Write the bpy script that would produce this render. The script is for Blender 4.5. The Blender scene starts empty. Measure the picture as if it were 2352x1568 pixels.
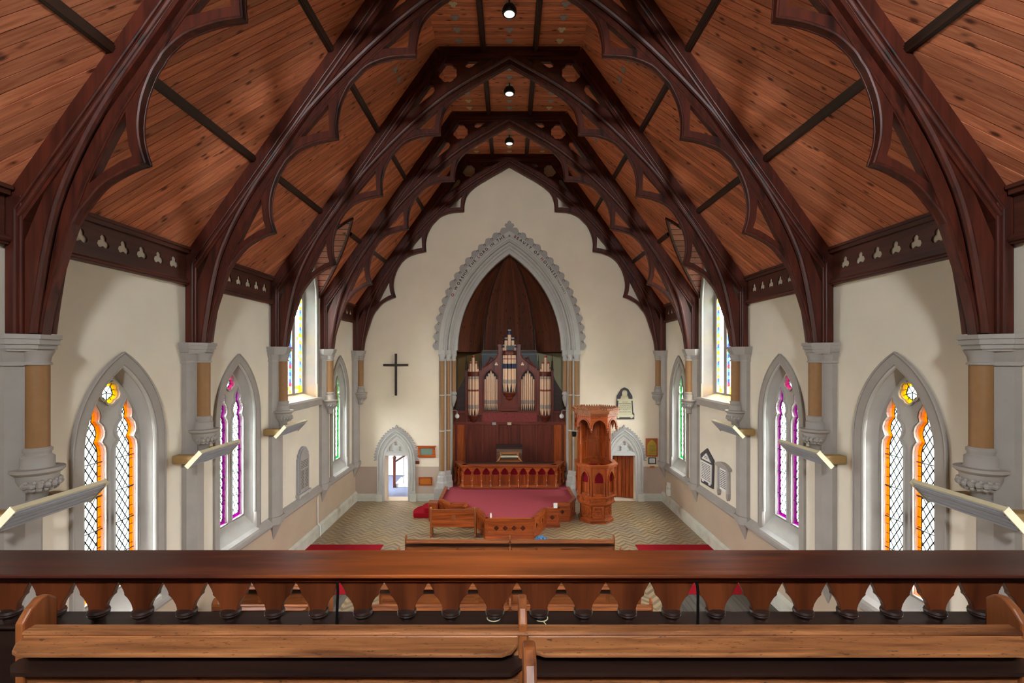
import bpy, bmesh, math, random
from mathutils import Vector, Matrix
from mathutils.geometry import tessellate_polygon

random.seed(11)
PI = math.pi
S = bpy.context.scene
COL = S.collection

# ------------------------------------------------------------------ main dimensions (metres)
EYE = 6.12            # eye level above the nave floor
W = 6.6               # half width of the nave
END = 20.15           # plane of the chancel wall
BAY = 3.417
TR = [6.30 + BAY * i for i in range(5)]      # roof truss / column planes
ZCAP = 6.43           # top of the column capitals
PITCH = 1.41          # rise over run of the roof

# ------------------------------------------------------------------ camera
cd = bpy.data.cameras.new('camera')
cam = bpy.data.objects.new('camera', cd)
COL.objects.link(cam)
cam.location = (0, 0, EYE)
cam.rotation_euler = (PI / 2, 0, 0)
cd.sensor_width = 36.0
cd.lens = 1080 / 2352 * 36.0
cd.shift_x = 6 / 2352
cd.shift_y = 38 / 2352
cd.clip_start = 0.05
cd.clip_end = 200
S.camera = cam

# ------------------------------------------------------------------ daylight: an even overcast sky
wd = bpy.data.worlds.new('overcast')
S.world = wd
wd.use_nodes = True
bg = wd.node_tree.nodes['Background']
bg.inputs[0].default_value = (0.90, 0.96, 1.0, 1)
bg.inputs[1].default_value = 125.0


def portal(loc, sx, sy, normal):
    """sky portal in a window opening, facing into the building"""
    l = bpy.data.lights.new('sky_portal', 'AREA')
    l.shape = 'RECTANGLE'
    l.size, l.size_y = sx, sy
    l.cycles.is_portal = True
    o = bpy.data.objects.new('sky_portal', l)
    COL.objects.link(o)
    o.location = loc
    o.rotation_euler = Vector(normal).to_track_quat('-Z', 'Y').to_euler()
    return o


S.view_settings.view_transform = 'Standard'
S.view_settings.look = 'None'
S.view_settings.exposure = 1.62
S.view_settings.gamma = 1.0
S.view_settings.use_curve_mapping = False
try:
    S.cycles.use_denoising = True
    S.cycles.max_bounces = 10
    S.cycles.diffuse_bounces = 6
    S.cycles.transparent_max_bounces = 12
    S.cycles.sample_clamp_indirect = 8.0
    S.cycles.caustics_reflective = False
    S.cycles.caustics_refractive = False
except Exception:
    pass


# ------------------------------------------------------------------ colour and material helpers
def C(r, g, b):
    def f(c):
        c /= 255.0
        return c / 12.92 if c <= 0.04045 else ((c + 0.055) / 1.055) ** 2.4
    return (f(r), f(g), f(b), 1.0)


def mul(c, k):
    return (c[0] * k, c[1] * k, c[2] * k, 1.0)


def new_mat(name):
    m = bpy.data.materials.new(name)
    m.use_nodes = True
    nt = m.node_tree
    return m, nt, nt.nodes['Principled BSDF']


def N(nt, kind, **kw):
    n = nt.nodes.new(kind)
    for k, v in kw.items():
        setattr(n, k, v)
    return n


def coords(nt, scale, kind='Object', rot=(0, 0, 0)):
    tc = N(nt, 'ShaderNodeTexCoord')
    mp = N(nt, 'ShaderNodeMapping')
    mp.inputs['Scale'].default_value = scale
    mp.inputs['Rotation'].default_value = rot
    nt.links.new(tc.outputs[kind], mp.inputs['Vector'])
    return mp.outputs['Vector']


def mixc(nt, fac, a, b, mode='MIX'):
    n = N(nt, 'ShaderNodeMix', data_type='RGBA', blend_type=mode)
    if isinstance(fac, (int, float)):
        n.inputs[0].default_value = fac
    else:
        nt.links.new(fac, n.inputs[0])
    for i, x in ((6, a), (7, b)):
        if isinstance(x, tuple):
            n.inputs[i].default_value = x
        else:
            nt.links.new(x, n.inputs[i])
    return n.outputs[2]


def noise(nt, vec, scale, detail=3, rough=.55, dist=0):
    n = N(nt, 'ShaderNodeTexNoise')
    n.inputs['Scale'].default_value = scale
    n.inputs['Detail'].default_value = detail
    n.inputs['Roughness'].default_value = rough
    n.inputs['Distortion'].default_value = dist
    nt.links.new(vec, n.inputs['Vector'])
    return n.outputs['Fac']


def ramp(nt, fac, p0, p1):
    n = N(nt, 'ShaderNodeMapRange')
    n.inputs['From Min'].default_value = p0
    n.inputs['From Max'].default_value = p1
    n.clamp = True
    nt.links.new(fac, n.inputs['Value'])
    return n.outputs['Result']


def bump(nt, bsdf, h, strength, dist=.01):
    n = N(nt, 'ShaderNodeBump')
    n.inputs['Strength'].default_value = strength
    n.inputs['Distance'].default_value = dist
    nt.links.new(h, n.inputs['Height'])
    nt.links.new(n.outputs['Normal'], bsdf.inputs['Normal'])


def plain(name, col, rough=.6, metal=0.0, var=.10, scale=5, bmp=0.0, spec=.5, stain=None):
    m, nt, b = new_mat(name)
    v = coords(nt, (1, 1, 1))
    f = ramp(nt, noise(nt, v, scale, 4), .3, .7)
    c = mixc(nt, f, mul(col, 1 - var), mul(col, 1 + var))
    if stain:
        g = ramp(nt, noise(nt, v, .9, 5, .65), stain[1], stain[1] + .22)
        c = mixc(nt, g, c, stain[0])
    nt.links.new(c, b.inputs['Base Color'])
    b.inputs['Roughness'].default_value = rough
    b.inputs['Metallic'].default_value = metal
    b.inputs['Specular IOR Level'].default_value = spec
    if bmp:
        bump(nt, b, noise(nt, v, scale * 6, 4), bmp)
    return m


def wood(name, dark, light, axis=0, rough=.42, spec=.4, fine=11.0, vary=.22, bmp=.12, knots=True, worn=None, flecks=False):
    m, nt, b = new_mat(name)
    sc = [fine] * 3
    sc[axis] = fine * .07
    v = coords(nt, tuple(sc))
    oi = N(nt, 'ShaderNodeObjectInfo')
    add = N(nt, 'ShaderNodeVectorMath', operation='ADD')
    cmb = N(nt, 'ShaderNodeMath', operation='MULTIPLY')
    cmb.inputs[1].default_value = 37.0
    nt.links.new(oi.outputs['Random'], cmb.inputs[0])
    nt.links.new(v, add.inputs[0])
    nt.links.new(cmb.outputs[0], add.inputs[1])
    v = add.outputs[0]
    f = ramp(nt, noise(nt, v, 1.0, 5, .6, .6), .28, .74)
    c = mixc(nt, f, dark, light)
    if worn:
        # golden tone over the middle of the rail, darker towards its ends
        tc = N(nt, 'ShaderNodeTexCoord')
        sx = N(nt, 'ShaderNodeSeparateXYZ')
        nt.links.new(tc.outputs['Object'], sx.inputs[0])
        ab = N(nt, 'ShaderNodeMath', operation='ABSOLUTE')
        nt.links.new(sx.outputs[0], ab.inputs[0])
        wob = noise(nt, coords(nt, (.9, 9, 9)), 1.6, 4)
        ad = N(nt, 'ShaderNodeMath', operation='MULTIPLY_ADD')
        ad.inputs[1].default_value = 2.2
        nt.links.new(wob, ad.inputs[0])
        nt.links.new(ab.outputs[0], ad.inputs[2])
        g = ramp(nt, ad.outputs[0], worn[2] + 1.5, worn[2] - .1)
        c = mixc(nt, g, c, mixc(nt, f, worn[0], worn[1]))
    if flecks:
        vf = coords(nt, (9, 38, 38))
        k2 = ramp(nt, noise(nt, vf, 2.2, 3, .7), .60, .70)
        c = mixc(nt, k2, c, mul(dark, .35))
        vs = coords(nt, (2.2, 60, 60))
        k3 = ramp(nt, noise(nt, vs, 1.1, 2), .66, .74)
        c = mixc(nt, k3, c, mul(light, 1.25))
    if knots:
        v2 = coords(nt, tuple(s * .35 for s in sc))
        k = ramp(nt, noise(nt, v2, 1.3, 2), .62, .74)
        c = mixc(nt, k, c, mul(dark, .55))
    hs = N(nt, 'ShaderNodeHueSaturation')
    mr = N(nt, 'ShaderNodeMapRange')
    mr.inputs['To Min'].default_value = 1 - vary
    mr.inputs['To Max'].default_value = 1 + vary
    nt.links.new(oi.outputs['Random'], mr.inputs['Value'])
    nt.links.new(mr.outputs[0], hs.inputs['Value'])
    nt.links.new(c, hs.inputs['Color'])
    nt.links.new(hs.outputs[0], b.inputs['Base Color'])
    b.inputs['Roughness'].default_value = rough
    b.inputs['Specular IOR Level'].default_value = spec
    if bmp:
        bump(nt, b, f, bmp, .004)
    return m


def boards(name, dark, light, rough=.5):
    """pine lining board: grain along U of the board, dark knots"""
    m, nt, b = new_mat(name)
    tc = N(nt, 'ShaderNodeTexCoord')
    mp = N(nt, 'ShaderNodeMapping')
    mp.inputs['Scale'].default_value = (1.0, 16.0, 1)
    nt.links.new(tc.outputs['UV'], mp.inputs['Vector'])
    f = ramp(nt, noise(nt, mp.outputs['Vector'], 1.6, 5, .6, .7), .25, .75)
    c = mixc(nt, f, dark, light)
    mk = N(nt, 'ShaderNodeMapping')
    mk.inputs['Scale'].default_value = (2.6, 7.0, 1)
    nt.links.new(tc.outputs['UV'], mk.inputs['Vector'])
    vo = N(nt, 'ShaderNodeTexVoronoi')
    vo.inputs['Scale'].default_value = 1.0
    nt.links.new(mk.outputs['Vector'], vo.inputs['Vector'])
    k = ramp(nt, vo.outputs['Distance'], .10, .26)
    inv = N(nt, 'ShaderNodeMath', operation='SUBTRACT')
    inv.inputs[0].default_value = 1.0
    nt.links.new(k, inv.inputs[1])
    gate = ramp(nt, noise(nt, mk.outputs['Vector'], .8, 1), .42, .5)
    mm = N(nt, 'ShaderNodeMath', operation='MULTIPLY')
    nt.links.new(inv.outputs[0], mm.inputs[0])
    nt.links.new(gate, mm.inputs[1])
    c = mixc(nt, mm.outputs[0], c, mul(dark, .28))
    oi = N(nt, 'ShaderNodeObjectInfo')
    hs = N(nt, 'ShaderNodeHueSaturation')
    mr = N(nt, 'ShaderNodeMapRange')
    mr.inputs['To Min'].default_value = .72
    mr.inputs['To Max'].default_value = 1.30
    nt.links.new(oi.outputs['Random'], mr.inputs['Value'])
    nt.links.new(mr.outputs[0], hs.inputs['Value'])
    nt.links.new(c, hs.inputs['Color'])
    nt.links.new(hs.outputs[0], b.inputs['Base Color'])
    b.inputs['Roughness'].default_value = rough
    b.inputs['Specular IOR Level'].default_value = .35
    return m


def glass(name, col, clear=.955):
    """leaded window glass: partly clear, partly obscured"""
    m = bpy.data.materials.new(name)
    m.use_nodes = True
    nt = m.node_tree
    nt.nodes.remove(nt.nodes['Principled BSDF'])
    out = nt.nodes['Material Output']
    t = N(nt, 'ShaderNodeBsdfTransparent')
    d = N(nt, 'ShaderNodeBsdfTranslucent')
    t.inputs[0].default_value = col
    d.inputs[0].default_value = col
    mx = N(nt, 'ShaderNodeMixShader')
    mx.inputs[0].default_value = 1 - clear
    nt.links.new(t.outputs[0], mx.inputs[1])
    nt.links.new(d.outputs[0], mx.inputs[2])
    nt.links.new(mx.outputs[0], out.inputs[0])
    return m


def glow(name, col, strength, base=(.8, .8, .8, 1)):
    m, nt, b = new_mat(name)
    b.inputs['Base Color'].default_value = base
    b.inputs['Emission Color'].default_value = col
    b.inputs['Emission Strength'].default_value = strength
    return m


M = {}
M['board'] = boards('pine_ceiling_board', C(164, 86, 56), C(228, 146, 106))
M['board_far'] = boards('reddish_lining_board', C(150, 88, 72), C(192, 124, 104))
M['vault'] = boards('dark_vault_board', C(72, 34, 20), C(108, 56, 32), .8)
for ax, nm in enumerate('xyz'):
    M['truss_' + nm] = wood('truss_timber_' + nm, C(46, 18, 11), C(94, 40, 26), ax, .45, .3, 9, .12)
    M['oak_' + nm] = wood('pew_oak_' + nm, C(100, 48, 20), C(176, 102, 52), ax, .46, .45, 12, .14)
    M['mahog_' + nm] = wood('red_oak_' + nm, C(112, 44, 16), C(190, 92, 38), ax, .3, .5, 12, .14)
    M['organ_' + nm] = wood('organ_oak_' + nm, C(76, 28, 18), C(122, 54, 36), ax, .38, .4, 8, .10)
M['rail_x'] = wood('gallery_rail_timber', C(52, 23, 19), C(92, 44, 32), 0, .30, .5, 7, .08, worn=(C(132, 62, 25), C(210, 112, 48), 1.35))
M['rail_z'] = wood('baluster_timber', C(70, 30, 15), C(120, 60, 30), 2, .34, .45, 9, .2)
M['worn_x'] = wood('worn_pew_oak', C(108, 60, 34), C(196, 130, 80), 0, .42, .4, 20, .08, .2, flecks=True)
M['dark'] = wood('blackened_timber', C(36, 22, 18), C(60, 38, 30), 0, .4, .4, 9, .1)
M['beam'] = wood('dark_beam', C(44, 24, 17), C(72, 42, 30), 1, .45, .4, 9, .1)
M['frieze'] = wood('frieze_timber', C(62, 30, 21), C(100, 54, 40), 1, .45, .4, 8, .1)
M['plaster'] = plain('cream_plaster', C(222, 211, 193), .85, 0, .035, 1.3, .03, .2)
M['plaster_end'] = plain('chancel_wall_plaster', C(225, 208, 185), .85, 0, .045, .8, .03, .2)
M['dado'] = plain('beige_dado_paint', C(186, 165, 143), .7, 0, .05, 1.2, .02, .3)
M['dado_pink'] = plain('pinkish_dado_paint', C(180, 158, 142), .7, 0, .05, 1.2, .02, .3)
M['stone'] = plain('grey_limestone', C(158, 150, 143), .75, 0, .07, 2.2, .06, .3, (C(150, 122, 90), .66))
M['stone_white'] = plain('pale_limestone', C(178, 173, 166), .75, 0, .06, 3, .06, .3)
M['stone_carve'] = plain('carved_limestone', C(156, 149, 143), .8, 0, .16, 22, .3, .3)
M['shaft'] = plain('tan_marble_shaft', C(142, 102, 62), .55, 0, .06, 9, 0, .4)
M['plinth'] = plain('plinth_stone', C(196, 192, 178), .8, 0, .10, 2.5, .06, .3, (C(150, 128, 98), .55))
M['white'] = plain('white_paint', C(226, 224, 218), .6, 0, .03, 3)
M['grey'] = plain('grey_paint', C(150, 150, 152), .5, 0, .05, 3)
M['lead'] = plain('window_lead', C(34, 40, 44), .6, .2, .1, 9)
M['iron'] = plain('black_iron', C(26, 24, 24), .45, .6, .1, 9)
M['black'] = plain('black_enamel', C(14, 14, 15), .4, .0, .1, 9)
M['carpet'] = plain('red_carpet', C(160, 24, 38), .95, 0, .14, 60, .25, .1)
M['carpet_dais'] = plain('maroon_dais_carpet', C(166, 72, 80), .95, 0, .12, 40, .25, .1)
M['velvet'] = plain('crimson_cloth', C(120, 12, 26), .9, 0, .15, 30, .1, .2)
M['brass'] = plain('aged_brass', C(188, 156, 66), .35, .75, .1, 8)
M['tablet'] = plain('marble_tablet', C(206, 194, 160), .6, 0, .05, 8)
M['slate'] = plain('dark_slate', C(62, 58, 62), .5, 0, .08, 6)
M['ink'] = plain('dark_inscription', C(70, 62, 52), .8, 0, .05, 6)
M['ink_red'] = plain('red_lettering', C(158, 36, 24), .7, 0, .05, 6)
M['ink_brown'] = plain('brown_lettering', C(70, 30, 20), .7, 0, .05, 6)
M['yard'] = plain('churchyard_grass', C(66, 74, 56), .9, 0, .2, .3)
M['gl_clear'] = glass('obscured_white_glass', (.16, .17, .17, 1))
M['gl_orange'] = glass('amber_glass', (0.22, 0.088, 0.0008, 1))
M['gl_yellow'] = glass('yellow_glass', (0.25, 0.16, 0.003, 1))
M['gl_purple'] = glass('purple_glass', (0.09, 0.006, 0.082, 1))
M['gl_pink'] = glass('magenta_glass', (0.18, 0.018, 0.09, 1))
M['gl_green'] = glass('green_glass', (0.013, 0.125, 0.045, 1))
M['gl_blue'] = glass('blue_glass', (0.01, 0.017, 0.12, 1))
M['gl_red'] = glass('ruby_glass', (0.14, 0.006, 0.009, 1))
M['gl_pale'] = glass('pale_quarry_glass', (0.075, 0.078, 0.086, 1))
M['gl_sky'] = glass('sky_blue_glass', (0.025, 0.09, 0.13, 1))


# ------------------------------------------------------------------ mesh helpers
class MB:
    """collects shapes and links them as ONE mesh object"""

    def __init__(self):
        self.v, self.f, self.m, self.uv = [], [], [], []

    def add(self, verts, faces, m=0, uv=None):
        o = len(self.v)
        self.v += [tuple(p) for p in verts]
        for fc in faces:
            self.f.append([o + i for i in fc])
            self.m.append(m)
        if uv:
            self.uv += uv
        return self

    def box(self, x0, x1, y0, y1, z0, z1, m=0):
        v = [(x, y, z) for z in (z0, z1) for y in (y0, y1) for x in (x0, x1)]
        return self.add(v, [(0, 2, 3, 1), (4, 5, 7, 6), (0, 1, 5, 4), (2, 6, 7, 3), (0, 4, 6, 2), (1, 3, 7, 5)], m)

    def obox(self, c, ax, ay, az, hx, hy, hz, m=0):
        c, ax, ay, az = Vector(c), Vector(ax).normalized(), Vector(ay).normalized(), Vector(az).normalized()
        v = [c + ax * (hx * i) + ay * (hy * j) + az * (hz * k) for k in (-1, 1) for j in (-1, 1) for i in (-1, 1)]
        return self.add(v, [(0, 2, 3, 1), (4, 5, 7, 6), (0, 1, 5, 4), (2, 6, 7, 3), (0, 4, 6, 2), (1, 3, 7, 5)], m)

    def fret(self, outer, holes, w0, w1, P, m=0):
        """flat plate with pierced holes; P maps (u, v, w) to the world"""
        loops = [list(outer)] + [list(h) for h in holes]
        tris = tessellate_polygon([[Vector((a, b, 0)) for a, b in l] for l in loops])
        flat = [p for l in loops for p in l]
        n = len(flat)
        vs = [P(a, b, w0) for a, b in flat] + [P(a, b, w1) for a, b in flat]
        fs = [tuple(t) for t in tris] + [tuple(n + i for i in reversed(t)) for t in tris]
        k = 0
        for l in loops:
            q = len(l)
            for i in range(q):
                j = (i + 1) % q
                fs.append((k + i, k + j, n + k + j, n + k + i))
            k += q
        return self.add(vs, fs, m)

    def loft(self, rows, m=0, closed=False):
        n = len(rows[0])
        vs = [p for r in rows for p in r]
        fs = []
        for i in range(len(rows) - 1):
            for j in range(n if closed else n - 1):
                j2 = (j + 1) % n
                fs.append((i * n + j, i * n + j2, (i + 1) * n + j2, (i + 1) * n + j))
        return self.add(vs, fs, m)

    def tube(self, pts, r, n=8, closed=False, m=0, rad=None, cap=True):
        pts = [Vector(p) for p in pts]
        k = len(pts)
        rows = []
        for i, p in enumerate(pts):
            a = pts[i - 1] if (i or closed) else pts[i]
            b = pts[(i + 1) % k] if (i < k - 1 or closed) else pts[i]
            t = (b - a).normalized()
            if i == 0:
                up = Vector((0, 0, 1)) if abs(t.z) < .95 else Vector((0, 1, 0))
                s = t.cross(up).normalized()
            else:
                s = (s - t * s.dot(t)).normalized()
            u = s.cross(t).normalized()
            rr = rad[i] if rad else r
            rows.append([p + (s * math.cos(2 * PI * q / n) + u * math.sin(2 * PI * q / n)) * rr for q in range(n)])
        if closed:
            rows.append(rows[0])
        o = len(self.v)
        self.loft(rows, m, True)
        if cap and not closed:
            self.f.append([o + q for q in range(n)]); self.m.append(m)
            self.f.append([o + (k - 1) * n + q for q in reversed(range(n))]); self.m.append(m)
        return self

    def lathe(self, prof, c=(0, 0, 0), n=16, m=0, a0=0.0, a1=2 * PI, rot=0.0):
        full = abs(a1 - a0 - 2 * PI) < 1e-6
        q = n if full else n + 1
        rows = []
        for r, z in prof:
            rows.append([(c[0] + r * math.cos(rot + a0 + (a1 - a0) * i / n), c[1] + r * math.sin(rot + a0 + (a1 - a0) * i / n), c[2] + z) for i in range(q)])
        o = len(self.v)
        self.loft(rows, m, full)
        if full:
            if prof[0][0] > 1e-5:
                self.f.append([o + i for i in reversed(range(q))]); self.m.append(m)
            if prof[-1][0] > 1e-5:
                self.f.append([o + (len(prof) - 1) * q + i for i in range(q)]); self.m.append(m)
        return self

    def build(self, name, mat, parent=None, smooth=False, bevel=0.0, recalc=True):
        me = bpy.data.meshes.new(name)
        lo = [min(p[i] for p in self.v) for i in range(3)]
        hi = [max(p[i] for p in self.v) for i in range(3)]
        c = Vector(((lo[0] + hi[0]) / 2, (lo[1] + hi[1]) / 2, lo[2]))
        me.from_pydata([(p[0] - c.x, p[1] - c.y, p[2] - c.z) for p in self.v], [], self.f)
        for x in (mat if isinstance(mat, (list, tuple)) else [mat]):
            me.materials.append(M[x] if isinstance(x, str) else x)
        if any(self.m):
            me.polygons.foreach_set('material_index', self.m)
        if self.uv:
            l = me.uv_layers.new(name='board')
            for p in me.polygons:
                for li in p.loop_indices:
                    l.data[li].uv = self.uv[me.loops[li].vertex_index]
        if recalc:
            b = bmesh.new()
            b.from_mesh(me)
            bmesh.ops.recalc_face_normals(b, faces=b.faces)
            b.to_mesh(me)
            b.free()
        if smooth:
            me.polygons.foreach_set('use_smooth', [True] * len(me.polygons))
            me.set_sharp_from_angle(angle=math.radians(38))
        me.update()
        o = bpy.data.objects.new(name, me)
        COL.objects.link(o)
        o.location = c - (WORLD[parent.name] if parent else Vector())
        o.parent = parent
        WORLD[o.name] = c
        if bevel:
            md = o.modifiers.new('edge', 'BEVEL')
            md.width, md.segments, md.limit_method = bevel, 2, 'ANGLE'
        return o


WORLD = {}


def tag(o, label, cat, group=None, kind=None):
    o['label'] = label
    o['category'] = cat
    if group:
        o['group'] = group
    if kind:
        o['kind'] = kind
    return o


def thing(name, label, cat, loc=(0, 0, 0), group=None, kind=None):
    o = bpy.data.objects.new(name, None)
    COL.objects.link(o)
    o.location = loc
    o.empty_display_size = .2
    WORLD[o.name] = Vector(loc)
    return tag(o, label, cat, group, kind)


def copy_tree(o, loc, label=None, parent=None):
    c = o.copy()
    COL.objects.link(c)
    c.parent = parent
    if loc is not None:
        c.location = loc
        WORLD[c.name] = Vector(loc)
    if label:
        c['label'] = label
    for ch in [x for x in bpy.data.objects if x.parent == o]:
        copy_tree(ch, None, None, c)
    return c


def arch(a, zs, ztop, zb, n=12):
    """two-centred pointed arch outline from lower left over the apex to lower right"""
    h = ztop - zs
    R = (a * a + h * h) / (2 * a)
    t = math.atan2(h, R - a) if R > a else PI / 2
    right = [(a - R + R * math.cos(t * i / n), zs + R * math.sin(t * i / n)) for i in range(n + 1)]
    right[-1] = (0, ztop)
    left = [(-x, z) for x, z in right]
    return [(-a, zb)] + left + right[-2::-1] + [(a, zb)]


def foil(cx, cz, r, n, k=.5, rot=PI / 2, seg=7):
    """n-lobed foil outline; lobe centres on a circle of k*r"""
    pts = []
    rl = r * (1 - k)
    d = r * k
    sx = d * math.sin(PI / n)
    # angle at a lobe centre between the outward axis and the cusp
    b = PI / n + PI / 2 - math.acos(min(1, sx / rl))
    for i in range(n):
        a = rot + 2 * PI * i / n
        lx, lz = cx + d * math.cos(a), cz + d * math.sin(a)
        for j in range(seg):
            q = a - b + 2 * b * j / (seg - 1)
            pts.append((lx + rl * math.cos(q), lz + rl * math.sin(q)))
    return pts


def clip(poly, a, b, c):
    """keep the part of poly with a*u + b*v <= c"""
    out = []
    n = len(poly)
    for i in range(n):
        p, q = poly[i], poly[(i + 1) % n]
        dp, dq = a * p[0] + b * p[1] - c, a * q[0] + b * q[1] - c
        if dp <= 0:
            out.append(p)
        if dp * dq < 0:
            t = dp / (dp - dq)
            out.append((p[0] + t * (q[0] - p[0]), p[1] + t * (q[1] - p[1])))
    res = []
    for p in out:
        if not res or abs(p[0] - res[-1][0]) + abs(p[1] - res[-1][1]) > 1e-6:
            res.append(p)
    if len(res) > 1 and abs(res[0][0] - res[-1][0]) + abs(res[0][1] - res[-1][1]) < 1e-6:
        res.pop()
    return res


def area(p):
    return abs(sum(p[i][0] * p[(i + 1) % len(p)][1] - p[(i + 1) % len(p)][0] * p[i][1] for i in range(len(p)))) / 2


def lay_boards(parent, regions, ang, width, P, mat, groove=.008, name='plank', off=0.0):
    """cover convex regions (lists of (u, v)) with V-jointed boards at angle ang; each board is an object. P(u, v, w)"""
    ca, sa = math.cos(ang), math.sin(ang)
    allp = [p for r in regions for p in r]
    cr = [-p[0] * sa + p[1] * ca for p in allp]
    i0, i1 = math.floor((min(cr) - off) / width), math.ceil((max(cr) - off) / width)
    out = []
    for i in range(i0, i1):
        c0 = off + i * width
        e = width * .035
        mb = MB()
        ua, va = random.uniform(0, 40), random.uniform(0, 9)
        dw = random.uniform(-.002, .002)
        for s0, s1, h0, h1 in ((c0, c0 + e, groove, 0), (c0 + e, c0 + width - e, 0, 0), (c0 + width - e, c0 + width, 0, groove)):
            for r in regions:
                q = clip(clip(r, sa, -ca, -s0), -sa, ca, s1)
                if len(q) < 3 or area(q) < 2e-5:
                    continue
                vs, uv = [], []
                for u, v in q:
                    cc = -u * sa + v * ca
                    t = (cc - s0) / (s1 - s0)
                    vs.append(P(u, v, h0 + (h1 - h0) * t + dw))
                    uv.append((u * ca + v * sa + ua, cc + va))
                mb.add(vs, [list(range(len(q)))], 0, uv)
        if mb.v:
            out.append(mb.build(name, mat, parent, recalc=False))
    return out


# ================================================================== THE SHELL
# ---- floor: herringbone blocks, boards beside, all on a slab
floor = tag(MB().box(-7.2, 7.2, -6, 26, -.3, -.012).build('floor', M['dado']), 'worn herringbone wood block floor of the nave', 'floor', kind='structure')


def parquet_mat(name, cols, rough):
    m, nt, b = new_mat(name)
    at = N(nt, 'ShaderNodeAttribute', attribute_name='tone')
    v = coords(nt, (1, 1, 1))
    c = mixc(nt, at.outputs['Fac'], cols[0], cols[1])
    w = ramp(nt, noise(nt, v, .55, 4, .6), .38, .66)
    c = mixc(nt, w, c, mixc(nt, at.outputs['Fac'], cols[2], cols[3]))
    nt.links.new(c, b.inputs['Base Color'])
    rr = N(nt, 'ShaderNodeMapRange')
    rr.inputs['To Min'].default_value = rough
    rr.inputs['To Max'].default_value = rough + .22
    nt.links.new(at.outputs['Fac'], rr.inputs['Value'])
    nt.links.new(rr.outputs[0], b.inputs['Roughness'])
    return m


M['parquet'] = parquet_mat('herringbone_blocks', (C(122, 98, 70), C(188, 158, 114), C(118, 100, 82), C(168, 148, 122)), .28)
M['side_boards'] = wood('grey_floor_boards', C(66, 60, 54), C(104, 96, 86), 1, .55, .3, 6, .1)


def herringbone(x0, x1, y0, y1, bl=.36, bw=.09):
    """zigzag rows running across the nave; every block its own little slab"""
    mb = MB()
    tones = []
    r2 = math.sqrt(.5)
    step = bw / r2            # row pitch along y
    run = bl * r2             # half a zigzag along x
    j = 0
    y = y0 - run
    while y < y1:
        i = 0
        x = x0
        while x < x1:
            up = i % 2 == 0
            yy0, yy1 = (y, y + run) if up else (y + run, y)
            g = .004
            za = random.uniform(-.003, 0)
            q = [(x, yy0 + g), (x + run, yy1 + g), (x + run, yy1 + step - g), (x, yy0 + step - g)]
            q = [(a, min(max(b_, y0), y1)) for a, b_ in q]
            mb.add([(a, b_, za) for a, b_ in q], [(0, 1, 2, 3)])
            t = .5 + .42 * (1 if (j % 2 == 0) else -1) * random.uniform(.5, 1) + random.uniform(-.12, .12)  # alternate rows lighter and darker: sheen of the grain painted into the colour
            tones += [max(0, min(1, t))] * 4
            x += run
            i += 1
        y += step
        j += 1
    o = mb.build('parquet', 'parquet', floor, recalc=False)
    a = o.data.attributes.new('tone', 'FLOAT', 'POINT')
    a.data.foreach_set('value', tones)
    o['kind'] = 'stuff'
    return o


herringbone(-6.6, 6.6, 8.2, END)
for s in (-1, 1):
    x = 4.16
    i = 0
    while x < 6.5:
        MB().box(min(s * x, s * (x + .146)), max(s * x, s * (x + .146)), 7.0, 12.17, -.01, .004).build('floor_board', 'side_boards', floor)
        x += .15
for s, nm in ((-1, 'left'), (1, 'right')):
    c = MB().box(min(s * 4.12, s * 6.52), max(s * 4.12, s * 6.52), 12.17, 15.4, .001, .014).build('carpet_runner', 'carpet')
    tag(c, 'bright red carpet laid on the floor along the %s wall' % nm, 'carpet', 'red floor carpets')

# ---- roof slopes and flat crown, lined with boards
UX, UZ = 1 / math.sqrt(1 + PITCH ** 2), PITCH / math.sqrt(1 + PITCH ** 2)
SL = 7.865
YCD = (TR[2] + TR[3]) / 2
DORM = [(u, (z - 8.3) / UZ) for u, z in arch(1.46, 7.6, 10.52, 7.6, 14)]


def slope_P(s):
    return lambda u, v, w: (s * (6.55 - UX * v + UZ * w), u, 8.3 + UZ * v + UX * w)


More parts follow.
